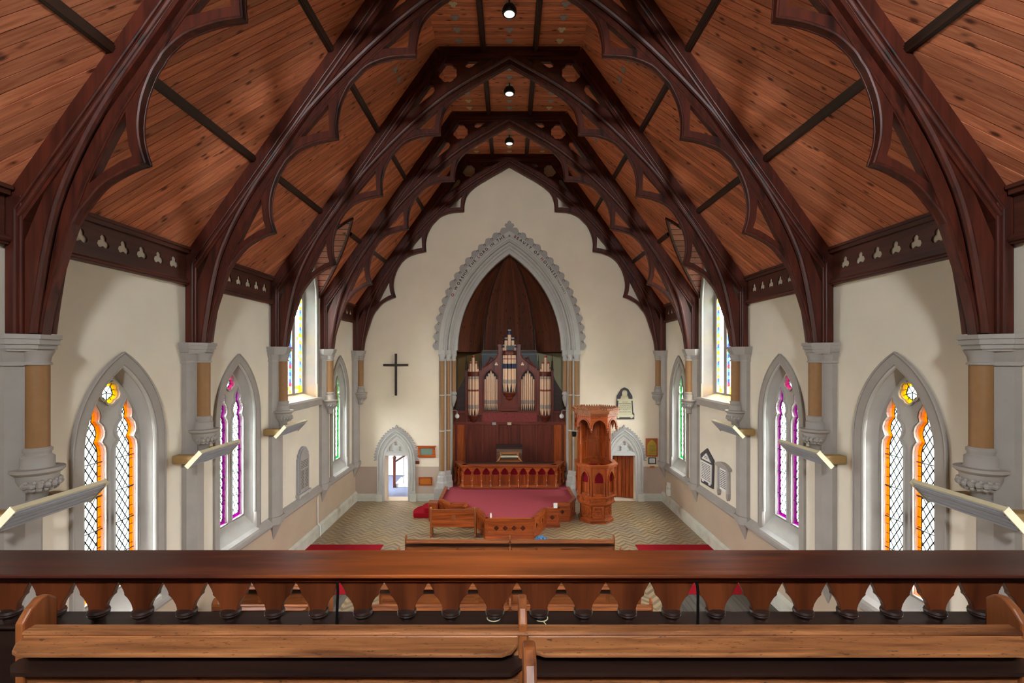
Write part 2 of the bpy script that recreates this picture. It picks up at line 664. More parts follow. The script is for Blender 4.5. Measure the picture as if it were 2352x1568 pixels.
dorm_uv = [p for p in DORM if p[1] > -.05]
dorm_uv = [(-1.43, -.06)] + dorm_uv + [(1.43, -.06)]
for s, nm in ((-1, 'left'), (1, 'right')):
    P = slope_P(s)
    outer = [(-5.2, -.06)] + [(YCD + u, v) for u, v in dorm_uv] + [(END + .1, -.06), (END + .1, SL), (-5.2, SL)]
    ce = MB().fret(outer, [], .02, .16, P).build('ceiling_' + nm, 'beam')
    tag(ce, '%s slope of the steep ceiling, lined with slanting pine boards' % nm, 'ceiling', kind='structure')
    spans = [(2.88, TR[0])] + [(TR[i], TR[i + 1]) for i in range(4)]
    for y0, y1 in spans:
        y1 = min(y1, END) if y1 < TR[4] - .1 else END
        if y0 < YCD < y1:
            poly = [(y0, -.06)] + [(YCD + u, v) for u, v in dorm_uv] + [(y1, -.06), (y1, SL), (y0, SL)]
            tr = tessellate_polygon([[Vector((a, b, 0)) for a, b in poly]])
            regs = [[poly[i] for i in t] for t in tr]
        else:
            regs = [[(y0, -.06), (y1, -.06), (y1, SL), (y0, SL)]]
        lay_boards(ce, regs, math.radians(61), .142, P, 'board', .022)
        for v in (2.30, 5.03):
            if y0 < YCD < y1 and v < 2.6:
                segs = [(y0, YCD - .52), (YCD + .52, y1)]
            else:
                segs = [(y0, y1)]
            for a, b in segs:
                pm = MB()
                for w0, hw in ((-.07, .035), (-.05, .06), (-.02, .08)):
                    pm.fret([(a, v - hw), (b, v - hw), (b, v + hw), (a, v + hw)], [], w0, .01, P)
                pm.build('purlin', 'beam', ce)
        for k in range(-1, 3) if y0 > 9 else ():
            u = (y0 + y1) / 2 + .42 * k + .1
            MB().fret(foil(u, 6.31, .105, 3, .5, PI / 2), [], -.008, .01, P).build('vent', 'grey', ce)
    # dormer over the tall window: boards run in to the wall, stacked up the pointed vault
    prof = [(u, z) for u, z in arch(1.46, 7.6, 10.52, 7.6, 17) if z > 8.15]
    XC = lambda z: 6.55 - (z - 8.3) / PITCH
    back = MB()
    for (u0, z0), (u1, z1) in zip(prof, prof[1:]):
        um, zm = (u0 + u1) / 2, (z0 + z1) / 2
        k = .06
        a = (u0 + (u1 - u0) * k, z0 + (z1 - z0) * k)
        b = (u1 - (u1 - u0) * k, z1 - (z1 - z0) * k)
        ua = random.uniform(0, 30)
        vs = [(s * XC(a[1]), YCD + a[0], a[1]), (s * XC(b[1]), YCD + b[0], b[1]), (s * (W + .3), YCD + b[0], b[1]), (s * (W + .3), YCD + a[0], a[1])]
        MB().add(vs, [(0, 1, 2, 3)], 0, [(ua, 0), (ua, .16), (ua + 2, .16), (ua + 2, 0)]).build('plank', 'board_far', ce, recalc=False)
        k = 1.012
        back.add([(s * XC(z0), YCD + u0 * k, z0 + .015), (s * XC(z1), YCD + u1 * k, z1 + .015), (s * (W + .32), YCD + u1 * k, z1 + .015), (s * (W + .32), YCD + u0 * k, z0 + .015)], [(0, 1, 2, 3)])
    back.build('dormer_backing', 'beam', ce, recalc=False)
    MB().tube([(s * (XC(z) - .01), YCD + u, z) for u, z in prof], .055, 6).build('dormer_trim', 'truss_y', ce, True)

crown = MB().box(-2.1, 2.1, -5.2, END + .1, 14.745, 14.9).build('ceiling_crown', 'beam')
tag(crown, 'flat boarded crown of the ceiling with trefoil vents', 'ceiling', kind='structure')
for y0, y1 in [(TR[i], TR[i + 1]) for i in range(1, 4)]:
    lay_boards(crown, [[(-2.03, y0), (2.03, y0), (2.03, y1), (-2.03, y1)]], 0, .125, lambda u, v, w: (u, v, 14.72 + w), 'board', .018)
    for x in (-.72, .72):
        MB().box(x - .075, x + .075, y0, y1, 14.62, 14.74).box(x - .04, x + .04, y0, y1, 14.58, 14.63).build('ceiling_rib', 'beam', crown)
    for x in (-1.37, 0, 1.37):
        for k in range(-3, 4):
            y = (y0 + y1) / 2 + .44 * k
            MB().fret(foil(x, y, .115, 3, .5, PI / 2), [], 14.708, 14.725, lambda u, v, w: (u, v, w)).build('vent', random.choice(['grey', 'grey', 'grey', 'tablet']), crown)
MB().box(-2.1, 2.1, -5.2, TR[1], 14.72, 14.745).build('ceiling_lining', 'beam', crown)

# ---- side walls with their window openings
LANC = [TR[0] - BAY / 2, (TR[0] + TR[1]) / 2, (TR[1] + TR[2]) / 2, (TR[3] + TR[4]) / 2]
for s, nm in ((-1, 'left'), (1, 'right')):
    P = lambda u, v, w, s=s: (s * (W + w), u, v)
    bump_ = [(YCD + u, z) for u, z in arch(1.48, 7.6, 10.56, 7.6, 12) if z > 8.3]
    outer = [(-5.2, 0), (END + .3, 0), (END + .3, 8.36), (YCD + 1.45, 8.36)] + bump_[::-1] + [(YCD - 1.45, 8.36), (-5.2, 8.36)]
    holes = [[(y + u, z) for u, z in arch(.80, 4.6, 6.03, 1.72, 10)] for y in LANC]
    holes.append([(YCD + u, z) for u, z in arch(1.30, 7.9, 10.2, 4.72, 10)])
    w = MB().fret(outer, holes, 0, .55, P).build('wall_' + nm, 'plaster')
    tag(w, 'cream plastered %s side wall of the nave with lancet windows' % nm, 'wall', kind='structure')
    MB().box(min(s * W, s * (W - .012)), max(s * W, s * (W - .012)), -5, END, .36, 1.5).build('dado', 'dado', w)
    prof = [(0, 1.74), (.15, 1.60), (.15, 1.54), (.09, 1.50), (.06, 1.44), (0, 1.44)]
    MB().fret(prof, [], -5, END, lambda p, z, y, s=s: (s * (W - p), y, z)).build('string_course', 'stone', w)
    MB().fret([(0, 0), (.09, 0), (.09, .34), (.03, .42), (0, .42)], [], 5, END, lambda p, z, y, s=s: (s * (W - p), y, z)).build('plinth', 'plinth', w)
    for i in range(5):
        a = TR[i - 1] if i else 2.88
        b = TR[i]
        if i == 3:
            continue
        a, b = a + .18, b - .18
        n = int((b - a) / .4)
        o = (b - a - n * .4) / 2
        hs = [foil(a + o + .4 * (k + .5), 7.99, .125, 3, .5, PI / 2, 6) for k in range(n)]
        Pf = lambda u, v, w_, s=s: (s * (W - .010 - w_), u, v)
        fr = MB().fret([(a, 7.66), (b, 7.66), (b, 8.34), (a, 8.34)], hs, 0, .022, Pf).build('frieze_board', 'frieze', w)
        MB().box(min(s * (W - .11), s * W), max(s * (W - .11), s * W), a, b, 8.24, 8.36).box(min(s * (W - .15), s * W), max(s * (W - .15), s * W), a, b, 8.31, 8.36).build('cornice_moulding', 'frieze', fr)
        MB().box(min(s * (W - .085), s * W), max(s * (W - .085), s * W), a, b, 7.60, 7.72).tube([(s * (W - .085), a, 7.66), (s * (W - .085), b, 7.66)], .035, 8).build('frieze_roll', 'frieze', fr, True)

# ---- west wall behind the gallery, with an unseen foiled opening added for fill light
bw = MB().fret([(-7.1, 0), (7.1, 0), (7.1, 8.2), (2.1, 15), (-2.1, 15), (-7.1, 8.2)], [foil(0, 11.0, .76, 6, .55, PI / 2)], 0, .4, lambda u, v, w: (u, -5.2 - w, v)).build('wall_back', 'plaster')
tag(bw, 'cream plastered west wall behind the gallery', 'wall', kind='structure')
portal((0, -5.3, 11.0), 1.55, 1.55, (0, 1, 0))
# the churchyard outside, seen through the lower windows
yard = MB().add([(-90, -90, -.35), (90, -90, -.35), (90, 90, -.35), (-90, 90, -.35)], [(0, 1, 2, 3)]).build('ground', 'yard')
tag(yard, 'pale churchyard ground outside the windows', 'ground', kind='structure')

# ---- chancel wall
KE = END / 1080.0     # metres per image pixel at the depth of the chancel wall


def E(u, v):
    """point on the chancel wall: u from its axis, v above eye level, in image pixels"""
    return u * KE, EYE + v * KE


ZS = 6.456            # springing of the chancel arch
CC = 2.785            # both arcs are struck from points this far beyond the axis
R0 = 5.06


def arc(R, n=20):
    t = math.acos(CC / R)
    r = [(R * math.cos(t * i / n) - CC, ZS + R * math.sin(t * i / n)) for i in range(n + 1)]
    return [(-x, z) for x, z in r] + r[-2::-1]


def ring(mb, R1, R2, y0, y1, n=20):
    mb.fret(arc(R2, n) + arc(R1, n)[::-1], [], y0, y1, lambda u, v, w: (u, w, v))
    return mb


DOORX = (-4.84, 4.905)
hole = [(-2.86, .02)] + arc(R0 + .585) + [(2.86, .02)]
holes = [hole] + [[(x + u, v) for u, v in arch(.495, 1.75, 2.58, .012)] for x in DOORX]
ew = MB().fret([(-7.1, 0), (7.1, 0), (7.1, 8.4), (2.15, 14.85), (-2.15, 14.85), (-7.1, 8.4)], holes, 0, .6, lambda u, v, w: (u, END + w, v)).build('wall_chancel', 'plaster_end')
tag(ew, 'cream end wall with the tall pointed chancel arch', 'wall', kind='structure')
for a, b in ((-6.6, -5.66), (-4.03, -2.98), (2.98, 4.09), (5.72, 6.6)):
    MB().box(a, b, END - .008, END, .3, 1.47).build('dado', 'dado_pink', ew)
    MB().box(a, b, END - .05, END, 0, .32).build('plinth', 'plinth', ew)


# ---- chancel arch: recessed orders, lettered band, leafy crest, clustered shafts
M['crest_shade'] = plain('shade_toned_stone', C(112, 102, 96), .9, 0, .1, 9)  # darker stone colour that paints in the shading of the leaf curls
ca = thing('chancel_arch', 'moulded stone chancel arch with red and brown lettering and a leafy crest', 'arch', (0, END, 0), kind='structure')
for R1, R2, y0, y1 in ((R0, R0 + .22, .42, .7), (R0 + .20, R0 + .30, .34, .6), (R0 + .28, R0 + .42, .24, .6), (R0 + .40, R0 + .50, .12, .6), (R0 + .48, R0 + .60, .02, .6)):
    ring(MB(), R1, R2, END + y0, END + y1).build('arch_order', 'stone_white', ca)
for R, y, r in ((R0 + .20, .36, .035), (R0 + .35, .22, .05), (R0 + .46, .10, .035), (R0 + .57, .0, .03)):
    MB().tube([(u, END + y, v) for u, v in arc(R, 24)], r, 8).build('roll_moulding', 'stone_white', ca, True)
band = ring(MB(), R0 + .575, R0 + .755, END - .05, END + .02).build('lettered_band', 'stone_white', ca)
crest = []
nn = 16
R = R0 + .75
tm = math.acos(CC / R)
side = []
q = 8
for i in range(nn):
    for j in range(q):
        t = (i + j / q) / nn
        th = tm * t
        ph = j / q
        h = (.15, .19, .235, .26, .265, .24, .22, .16)[j]
        side.append(((R + h) * math.cos(th) - CC, ZS + (R + h) * math.sin(th)))
side = [p for p in side if p[0] > .1]
outer = [(-x, z) for x, z in side] + [(-.16, 11.74), (-.21, 11.80), (-.17, 11.87), (-.09, 11.88), (-.08, 11.95), (0, 12.0), (.08, 11.95), (.09, 11.88), (.17, 11.87), (.21, 11.80), (.16, 11.74)] + side[::-1]
MB().fret(outer + arc(R0 + .745)[::-1], [], END - .055, END + .01, lambda u, v, w: (u, w, v)).build('leaf_crest', 'stone', ca)
for i in range(nn):
    for sx in (-1, 1):
        th = tm * (i + .86) / nn
        rr = R + .11
        x, z = rr * math.cos(th) - CC, ZS + rr * math.sin(th)
        if x < .12:
            continue
        pts_ = []
        for k in range(9):
            an = th + PI * .9 - k * .62
            rr2 = .062 - .0045 * k
            pts_.append((sx * (x + rr2 * math.cos(an)), END - .058, z + rr2 * math.sin(an)))
        MB().tube(pts_, .014, 5).build('leaf_curl', 'crest_shade', ca, True)


# ---- lettering painted along the band
def letters(text, th0, th1, sgn, size, mat_of, mats):
    """letters set along the arch from angle th0 to th1 (rising on the one side, falling on the other)"""
    RB = R0 + .605
    mb = {k: MB() for k in mats}
    wds = []
    for ch in text:
        cu = bpy.data.curves.new('glyph', 'FONT')
        cu.body = ch if ch != ' ' else 'i'
        cu.size = size
        cu.resolution_u = 4
        ob = bpy.data.objects.new('glyph', cu)
        COL.objects.link(ob)
        dg = bpy.context.evaluated_depsgraph_get()
        me = bpy.data.meshes.new_from_object(ob.evaluated_get(dg))
        vs = [v.co.copy() for v in me.vertices]
        fs = [list(p.vertices) for p in me.polygons]
        bpy.data.objects.remove(ob)
        bpy.data.curves.remove(cu)
        bpy.data.meshes.remove(me)
        x0, x1 = min(v.x for v in vs), max(v.x for v in vs)
        wds.append((ch, vs, fs, x0, x1 - x0))
    tot = sum((w if c != ' ' else size * .34) for c, _, _, _, w in wds) + .03 * (len(wds) - 1)
    ls = (th1 - th0) * (RB + size * .35) / tot
    s = 0
    for k, (c, vs, fs, x0, w) in enumerate(wds):
        ww = (w if c != ' ' else size * .34)
        if c != ' ':
            th = th0 + (s + ww / 2) * ls / (RB + size * .35)
            cx, cz = RB * math.cos(th) - CC, ZS + RB * math.sin(th)
            ex, ez = math.cos(th), math.sin(th)          # outward
            if sgn < 0:
                cx, ex = -cx, -ex
            tx, tz = ez, -ex                              # reading direction, clockwise over the arch
            pv = []
            for v in vs:
                a = (v.x - x0 - w / 2) * min(1.0, abs(ls))
                pv.append((cx + tx * a + ex * v.y, END - .056, cz + tz * a + ez * v.y))
            st_ = .007 if size > .12 else .003
            for ox, oz in ((0, 0), (st_, 0), (-st_, 0), (0, st_), (0, -st_)):
                mb[mat_of(k, c)].add([(p[0] + ox, p[1] - abs(ox) * .02 - abs(oz) * .03, p[2] + oz) for p in pv], fs)
        s += ww + .03
    for k, b_ in mb.items():
        if b_.v:
            b_.build('lettering', k, ca, recalc=False)


RB = R0 + .605
tq = math.acos(CC / RB)
capred = lambda k, c: 'ink_red' if c in 'OLBH' and k in RED else 'ink_brown'
t1 = 'O WORSHIP THE LORD IN THE'
RED = {0, 14}
letters(t1, tq * .39, tq * .965, -1, .165, capred, ('ink_red', 'ink_brown'))
t2 = 'BEAUTY OF HOLINESS:'
RED = {0, 10}
letters(t2, tq * .965, tq * .535, 1, .165, capred, ('ink_red', 'ink_brown'))
RED = set()
letters('PSALM XXIX.2', tq * .525, tq * .415, 1, .10, capred, ('ink_red', 'ink_brown'))
MB().box(-.045, .045, END - .058, END - .05, 11.33, 11.35).box(-.01, .01, END - .058, END - .05, 11.28, 11.40).build('painted_cross', 'ink_brown', ca)

# shafts, capitals, bases
for s in (-1, 1):
    for (x0, x1, y0, zb) in ((2.72, 2.90, .02, .0), (2.52, 2.74, .24, .0), (2.36, 2.54, .44, 4.5)):
        MB().box(min(s * x0, s * x1), max(s * x0, s * x1), END + y0, END + .7, zb, 6.1).build('jamb', 'stone_white', ca)
    MB().box(min(s * 2.90, s * 3.02), max(s * 2.90, s * 3.02), END - .03, END + .1, .0, 6.35).build('jamb', 'stone', ca)
    for x, y, zb in ((2.89, .02, 1.28), (2.665, .20, 1.28), (2.455, .40, 4.62)):
        c = (s * x, END + y, 0)
        sh = MB().lathe([(.105, zb), (.105, 6.0)], c, 14).build('shaft', 'shaft', ca, True)
        MB().lathe([(.10, 6.0), (.135, 6.0), (.135, 6.03), (.11, 6.05), (.12, 6.15), (.165, 6.24), (.165, 6.27), (.14, 6.28)], c, 12).build('capital', 'stone_white', ca, True)
        MB().box(c[0] - .14, c[0] + .14, c[1] - .14, c[1] + .2, 6.27, 6.46).build('abacus', 'stone_white', ca)
        if zb < 2:
            for zr in (4.53, 3.0):
                MB().lathe([(.10, zr - .03), (.135, zr - .02), (.135, zr + .02), (.10, zr + .03)], c, 12).build('shaft_ring', 'stone_white', sh, True)
            MB().lathe([(.24, .55), (.24, .80), (.20, .86), (.20, 1.05), (.16, 1.10), (.16, 1.18), (.12, 1.28)], c, 8, rot=PI / 8).build('shaft_base', 'stone_white', ca)
        else:
            MB().lathe([(.12, 4.66), (.16, 4.60), (.16, 4.54), (.12, 4.50), (.15, 4.40), (.13, 4.28), (.07, 4.12), (.03, 4.0)], c, 10).build('corbel', 'stone_carve', ca, True)
    MB().box(min(s * 2.55, s * 3.2), max(s * 2.55, s * 3.2), END - .25, END + .5, .0, .58).box(min(s * 2.62, s * 3.12), max(s * 2.62, s * 3.12), END - .16, END + .5, .58, .74).build('pier_plinth', 'stone_white', ca)

# ---- apse behind the arch
YB = 23.05
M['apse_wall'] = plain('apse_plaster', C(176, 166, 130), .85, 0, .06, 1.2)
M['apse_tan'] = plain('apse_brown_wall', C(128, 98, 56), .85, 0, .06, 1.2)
ap = MB()
ap.box(-2.7, 2.7, YB, YB + .15, 0, 6.5).box(2.62, 2.75, END + .6, YB + .15, 0, 6.5)
aw = tag(ap.build('wall_apse', 'apse_wall'), 'dim plastered apse wall behind the pipe organ', 'wall', kind='structure')
MB().box(-2.75, -2.6, END + .6, YB, 0, 6.5).box(-2.6, -1.32, YB - .01, YB, 0, 6.45).build('apse_side', 'apse_tan', aw)
af = tag(MB().box(-2.75, 2.75, END - .1, YB + .1, -.2, .575).build('floor_apse', 'carpet_dais'), 'maroon carpeted floor of the organ recess', 'floor', kind='structure')
# boarded vault: three faces rising to a point
va = thing('ceiling_apse', 'dark boarded pointed vault over the organ recess', 'ceiling', (0, END + .6, 6.4), kind='structure')
ZB, ZT = 6.40, 10.95
yc0 = END + .55
base = [(2.72, yc0), (1.28, yc0 + 2.42), (-1.28, yc0 + 2.42), (-2.72, yc0)]
NS = 12


def vault_pt(bx, by, t):
    """t 0 at the wall head, 1 at the apex; pointed profile"""
    h = (ZT - ZB) * t
    a = 2.72
    H = ZT - ZB
    Rr = (a * a + H * H) / (2 * a)
    f = (math.sqrt(max(0, Rr * Rr - h * h)) - (Rr - a)) / a
    f = max(f, 0)
    return (bx * f, yc0 + (by - yc0) * f, ZB + h)


for (x0, y0), (x1, y1) in zip(base, base[1:]):
    L = math.hypot(x1 - x0, y1 - y0)
    nb = max(1, round(L / .2))
    for k in range(nb):
        a, b = (k + .03) / nb, (k + .97) / nb
        ua, vb = random.uniform(0, 30), random.uniform(0, 9)
        rows, uv = [], []
        for i in range(NS + 1):
            t = i / NS
            rows.append([vault_pt(x0 + (x1 - x0) * a, y0 + (y1 - y0) * a, t), vault_pt(x0 + (x1 - x0) * b, y0 + (y1 - y0) * b, t)])
            uv += [(ua + t * 5, vb), (ua + t * 5, vb + .2)]
        mb = MB()
        mb.loft(rows)
        mb.uv = uv
        mb.build('plank', 'vault', va, recalc=False)
    bk = MB()
    bk.loft([[vault_pt(x0 * 1.01, yc0 + (y0 - yc0) * 1.01, i / NS), vault_pt(x1 * 1.01, yc0 + (y1 - yc0) * 1.01, i / NS)] for i in range(NS + 1)])
    bk.v = [(p[0], p[1], p[2] + .03) for p in bk.v]
    bk.build('vault_backing', 'dark', va)
for x0, y0 in base[1:3]:
    MB().tube([vault_pt(x0 * .99, yc0 + (y0 - yc0) * .99, i / 16 * .985) for i in range(17)], .05, 6).build('vault_rib', 'dark', va, True)
MB().box(-2.7, 2.7, YB - .06, YB, 6.36, 6.48).build('vault_plate', 'beam', va)
# light-tight lid over the apse
tag(MB().box(-2.9, 2.9, END + .62, YB + .2, 11.0, 11.1).box(-2.9, 2.9, YB + .1, YB + .2, 6.3, 11.0).box(-2.95, -2.8, END + .6, YB + .2, 0, 11.1).box(2.8, 2.95, END + .6, YB + .2, 0, 11.1).build('roof_apse', 'dark'), 'outer roof and walls closing the organ recess', 'roof', kind='structure')

# ---- doorways in the chancel wall
for di, x in enumerate(DOORX):
    d = thing('door_%d' % (di + 1), ('open pointed stone doorway showing a staircase, beside the plain cross' if di == 0 else 'pointed stone doorway with brown boarded door behind the pulpit'), 'doorway', (x, END, 0), kind='structure')
    P = lambda u, v, w, x=x: (x + u, END + w, v)
    o1, i1 = arch(.82, 1.75, 3.08, .0), arch(.62, 1.75, 2.84, .0)
    MB().fret(o1 + i1[::-1], [], -.07, .05, P).build('surround', 'stone_white', d)
    o2 = arch(.64, 1.75, 2.86, .0)
    i2 = arch(.50, 1.75, 2.62, .0)
    MB().fret(o2 + i2[::-1], [], -.03, .3, P).build('inner_order', 'stone_white', d)
    for a_, zt, w_, r_ in ((.78, 3.03, -.085, .03), (.70, 2.94, -.08, .02), (.60, 2.80, -.04, .025)):
        MB().tube([P(u, v, w_) for u, v in arch(a_, 1.75, zt, .45)], r_, 8).build('roll_moulding', 'stone_white', d, True)
    ty = [p for p in arch(.51, 1.75, 2.63, 1.96) if p[1] >= 1.96]
    ty = [(-.505, 1.96)] + [p for p in ty if p[1] > 1.97] + [(.505, 1.96)]
    hs = [foil(-.21, 2.24, .13, 4, .5, PI / 4, 6), foil(.21, 2.24, .13, 4, .5, PI / 4, 6), foil(0, 2.46, .10, 4, .5, PI / 4, 6)]
    MB().fret(ty, hs, .02, .08, P).box(x - .5, x + .5, END + .08, END + .12, 1.96, 2.62).build('tympanum', 'stone_white', d)
    MB().box(x - .52, x + .52, END - .02, END + .1, 1.94, 2.09).build('lintel', 'stone_white', d)
    # crest of leaves
    pts = arch(.82, 1.75, 3.08, 1.70, 14)[1:-1]
    out = []
    for k in range(len(pts)):
        p0, p1 = pts[max(0, k - 1)], pts[min(len(pts) - 1, k + 1)]
        tx, tz = p1[0] - p0[0], p1[1] - p0[1]
        l = math.hypot(tx, tz)
        nx, nz = -tz / l, tx / l
        if k == len(pts) // 2:
            nx, nz = 0, 1
        for f, h in ((-.35, .10), (0, .15), (.3, .13), (.45, .06)):
            q0 = (pts[k][0] + tx * f * .5, pts[k][1] + tz * f * .5)
            hh = h * (1.25 if k == len(pts) // 2 else 1)
            out.append((q0[0] + nx * hh, q0[1] + nz * hh))
    MB().fret(out + pts[::-1], [], -.065, .01, P).build('leaf_crest', 'stone_carve', d)
    for s in (-1, 1):
        MB().box(x + min(s * .6, s * .86), x + max(s * .6, s * .86), END - .1, END + .05, 0, .30).build('door_plinth', 'plinth', d)
    if di == 1:
        for k in range(6):
            mb = MB()
            x0 = x + .50 - .16 * (k + 1) * .98
            mb.box(x0, x0 + .15, END + .34 + .05 * k, END + .385 + .05 * k, .03, 1.95)
            mb.build('door_board', 'mahog_z', d)
        MB().box(x - .40, x - .28, END + .60, END + .61, 1.1, 1.42).build('notice', 'grey', d)

def rect4(a, b, c, e):
    return [(a, c), (b, c), (b, e), (a, e)]


# ---- stair hall beyond the open door; dark vestry beyond the other
M['hall'] = plain('pale_pink_wall', C(226, 214, 216), .8, 0, .03, 2)
M['hall_floor'] = plain('blue_grey_carpet', C(120, 130, 156), .9, 0, .1, 14)
hall = MB().box(-7.2, -3.2, 24.6, 24.8, -.1, 4.4).box(-7.3, -7.2, END + .6, 24.8, -.1, 4.4).box(-3.3, -3.2, END + .6, 24.8, -.1, 4.4)
hw_ = tag(hall.build('wall_hall', 'hall'), 'pale pinkish walls of the stair hall beyond the door', 'wall', kind='structure')
MB().box(-7.2, -3.3, END + .6, 24.7, -.02, -.005).box(-5.34, -4.34, END, END + .62, -.02, -.004).build('hall_carpet', 'hall_floor', hw_)
MB().box(-7.2, -3.2, END + .5, END + .62, 4.3, 4.4).build('hall_cornice', 'hall', hw_)
st = thing('staircase', 'white staircase with dark newel post seen through the open doorway', 'staircase', (-4.6, 22.6, 0))
for k in range(7):
    MB().box(-5.42 + .26 * k, -3.3, 22.3, 23.5, .17 * k, .17 * (k + 1)).build('step', 'white', st)
MB().box(-5.49, -5.39, 22.2, 22.3, 0, 1.35).lathe([(.05, 1.35), (.08, 1.38), (.08, 1.44), (.03, 1.48), (.055, 1.54), (.03, 1.62), (0, 1.66)], (-5.44, 22.25, 0), 10).build('newel_post', 'truss_z', st)
MB().tube([(-5.44, 22.25, 1.20), (-3.9, 22.25, 2.18)], .04, 8).build('handrail', 'truss_x', st)
for k in range(3):
    MB().box(-5.02 + .42 * k, -4.99 + .42 * k, 22.23, 22.26, .3 * k + .2, 1.42 + .27 * k).build('stair_rod', 'grey', st)
MB().fret(rect4(-7.3, -3.2, END + .5, 24.8), [rect4(-6.1, -5.75, 22.0, 22.4)], 4.3, 4.4, lambda u, v, w: (u, v, w)).build('hall_ceiling', 'hall', hw_)  # unseen roof opening added to brighten the stair hall
portal((-5.92, 22.2, 4.42), .35, .4, (0, 0, -1))
ve = MB().box(3.0, 6.8, 23.0, 23.1, -.1, 3).box(2.96, 3.05, END + .6, 23.1, -.1, 3).box(6.8, 6.9, END + .6, 23.1, -.1, 3).box(2.95, 6.9, END + .55, 23.1, 2.9, 3.0)
vw = tag(ve.build('wall_vestry', 'dado'), 'unlit vestry walls behind the brown boarded door', 'wall', kind='structure')
MB().box(3.0, 6.8, END, 23.0, -.02, -.003).build('vestry_carpet', 'carpet', vw)


# ================================================================== WINDOWS
def light_outline(c, hw, zb, i, base=4.55, sc=1.0):
    """cusped lancet light, inset by i"""
    r = [(hw - i, zb + i), (hw - i, base), (hw * .90 - i, base + .09 * sc), (hw * .64 - i * .9, base + .17 * sc), (hw * .84 - i, base + .25 * sc), (hw * .90 - i, base + .33 * sc),
         (hw * .76 - i, base + .43 * sc), (hw * .40 - i * .85, base + .52 * sc), (hw * .50 - i * .9, base + .59 * sc), (hw * .45 - i * .9, base + .67 * sc)]
    r = [(max(x, .012), z) for x, z in r]
    top = (0, base + .87 * sc - i * 1.4)
    return [(c - x, z) for x, z in r] + [(c, top[1])] + [(c + x, z) for x, z in r[::-1]]


def seg(mb, a, b, hw, w0, w1, P):
    dx, dz = b[0] - a[0], b[1] - a[1]
    l = math.hypot(dx, dz)
    if l < .004:
        return
    nx, nz = -dz / l * hw, dx / l * hw
    q = [(a[0] - nx, a[1] - nz), (b[0] - nx, b[1] - nz), (b[0] + nx, b[1] + nz), (a[0] + nx, a[1] + nz)]
    vs = [P(u, v, w0) for u, v in q] + [P(u, v, w1) for u, v in q]
    mb.add(vs, [(0, 1, 2, 3), (0, 4, 5, 1), (1, 5, 6, 2), (2, 6, 7, 3), (3, 7, 4, 0)])


WN = [0]


def window_root(side, yc, label):
    WN[0] += 1
    return thing('window_%d' % WN[0], label, 'window', (side * W, yc, 1.75), kind='structure')


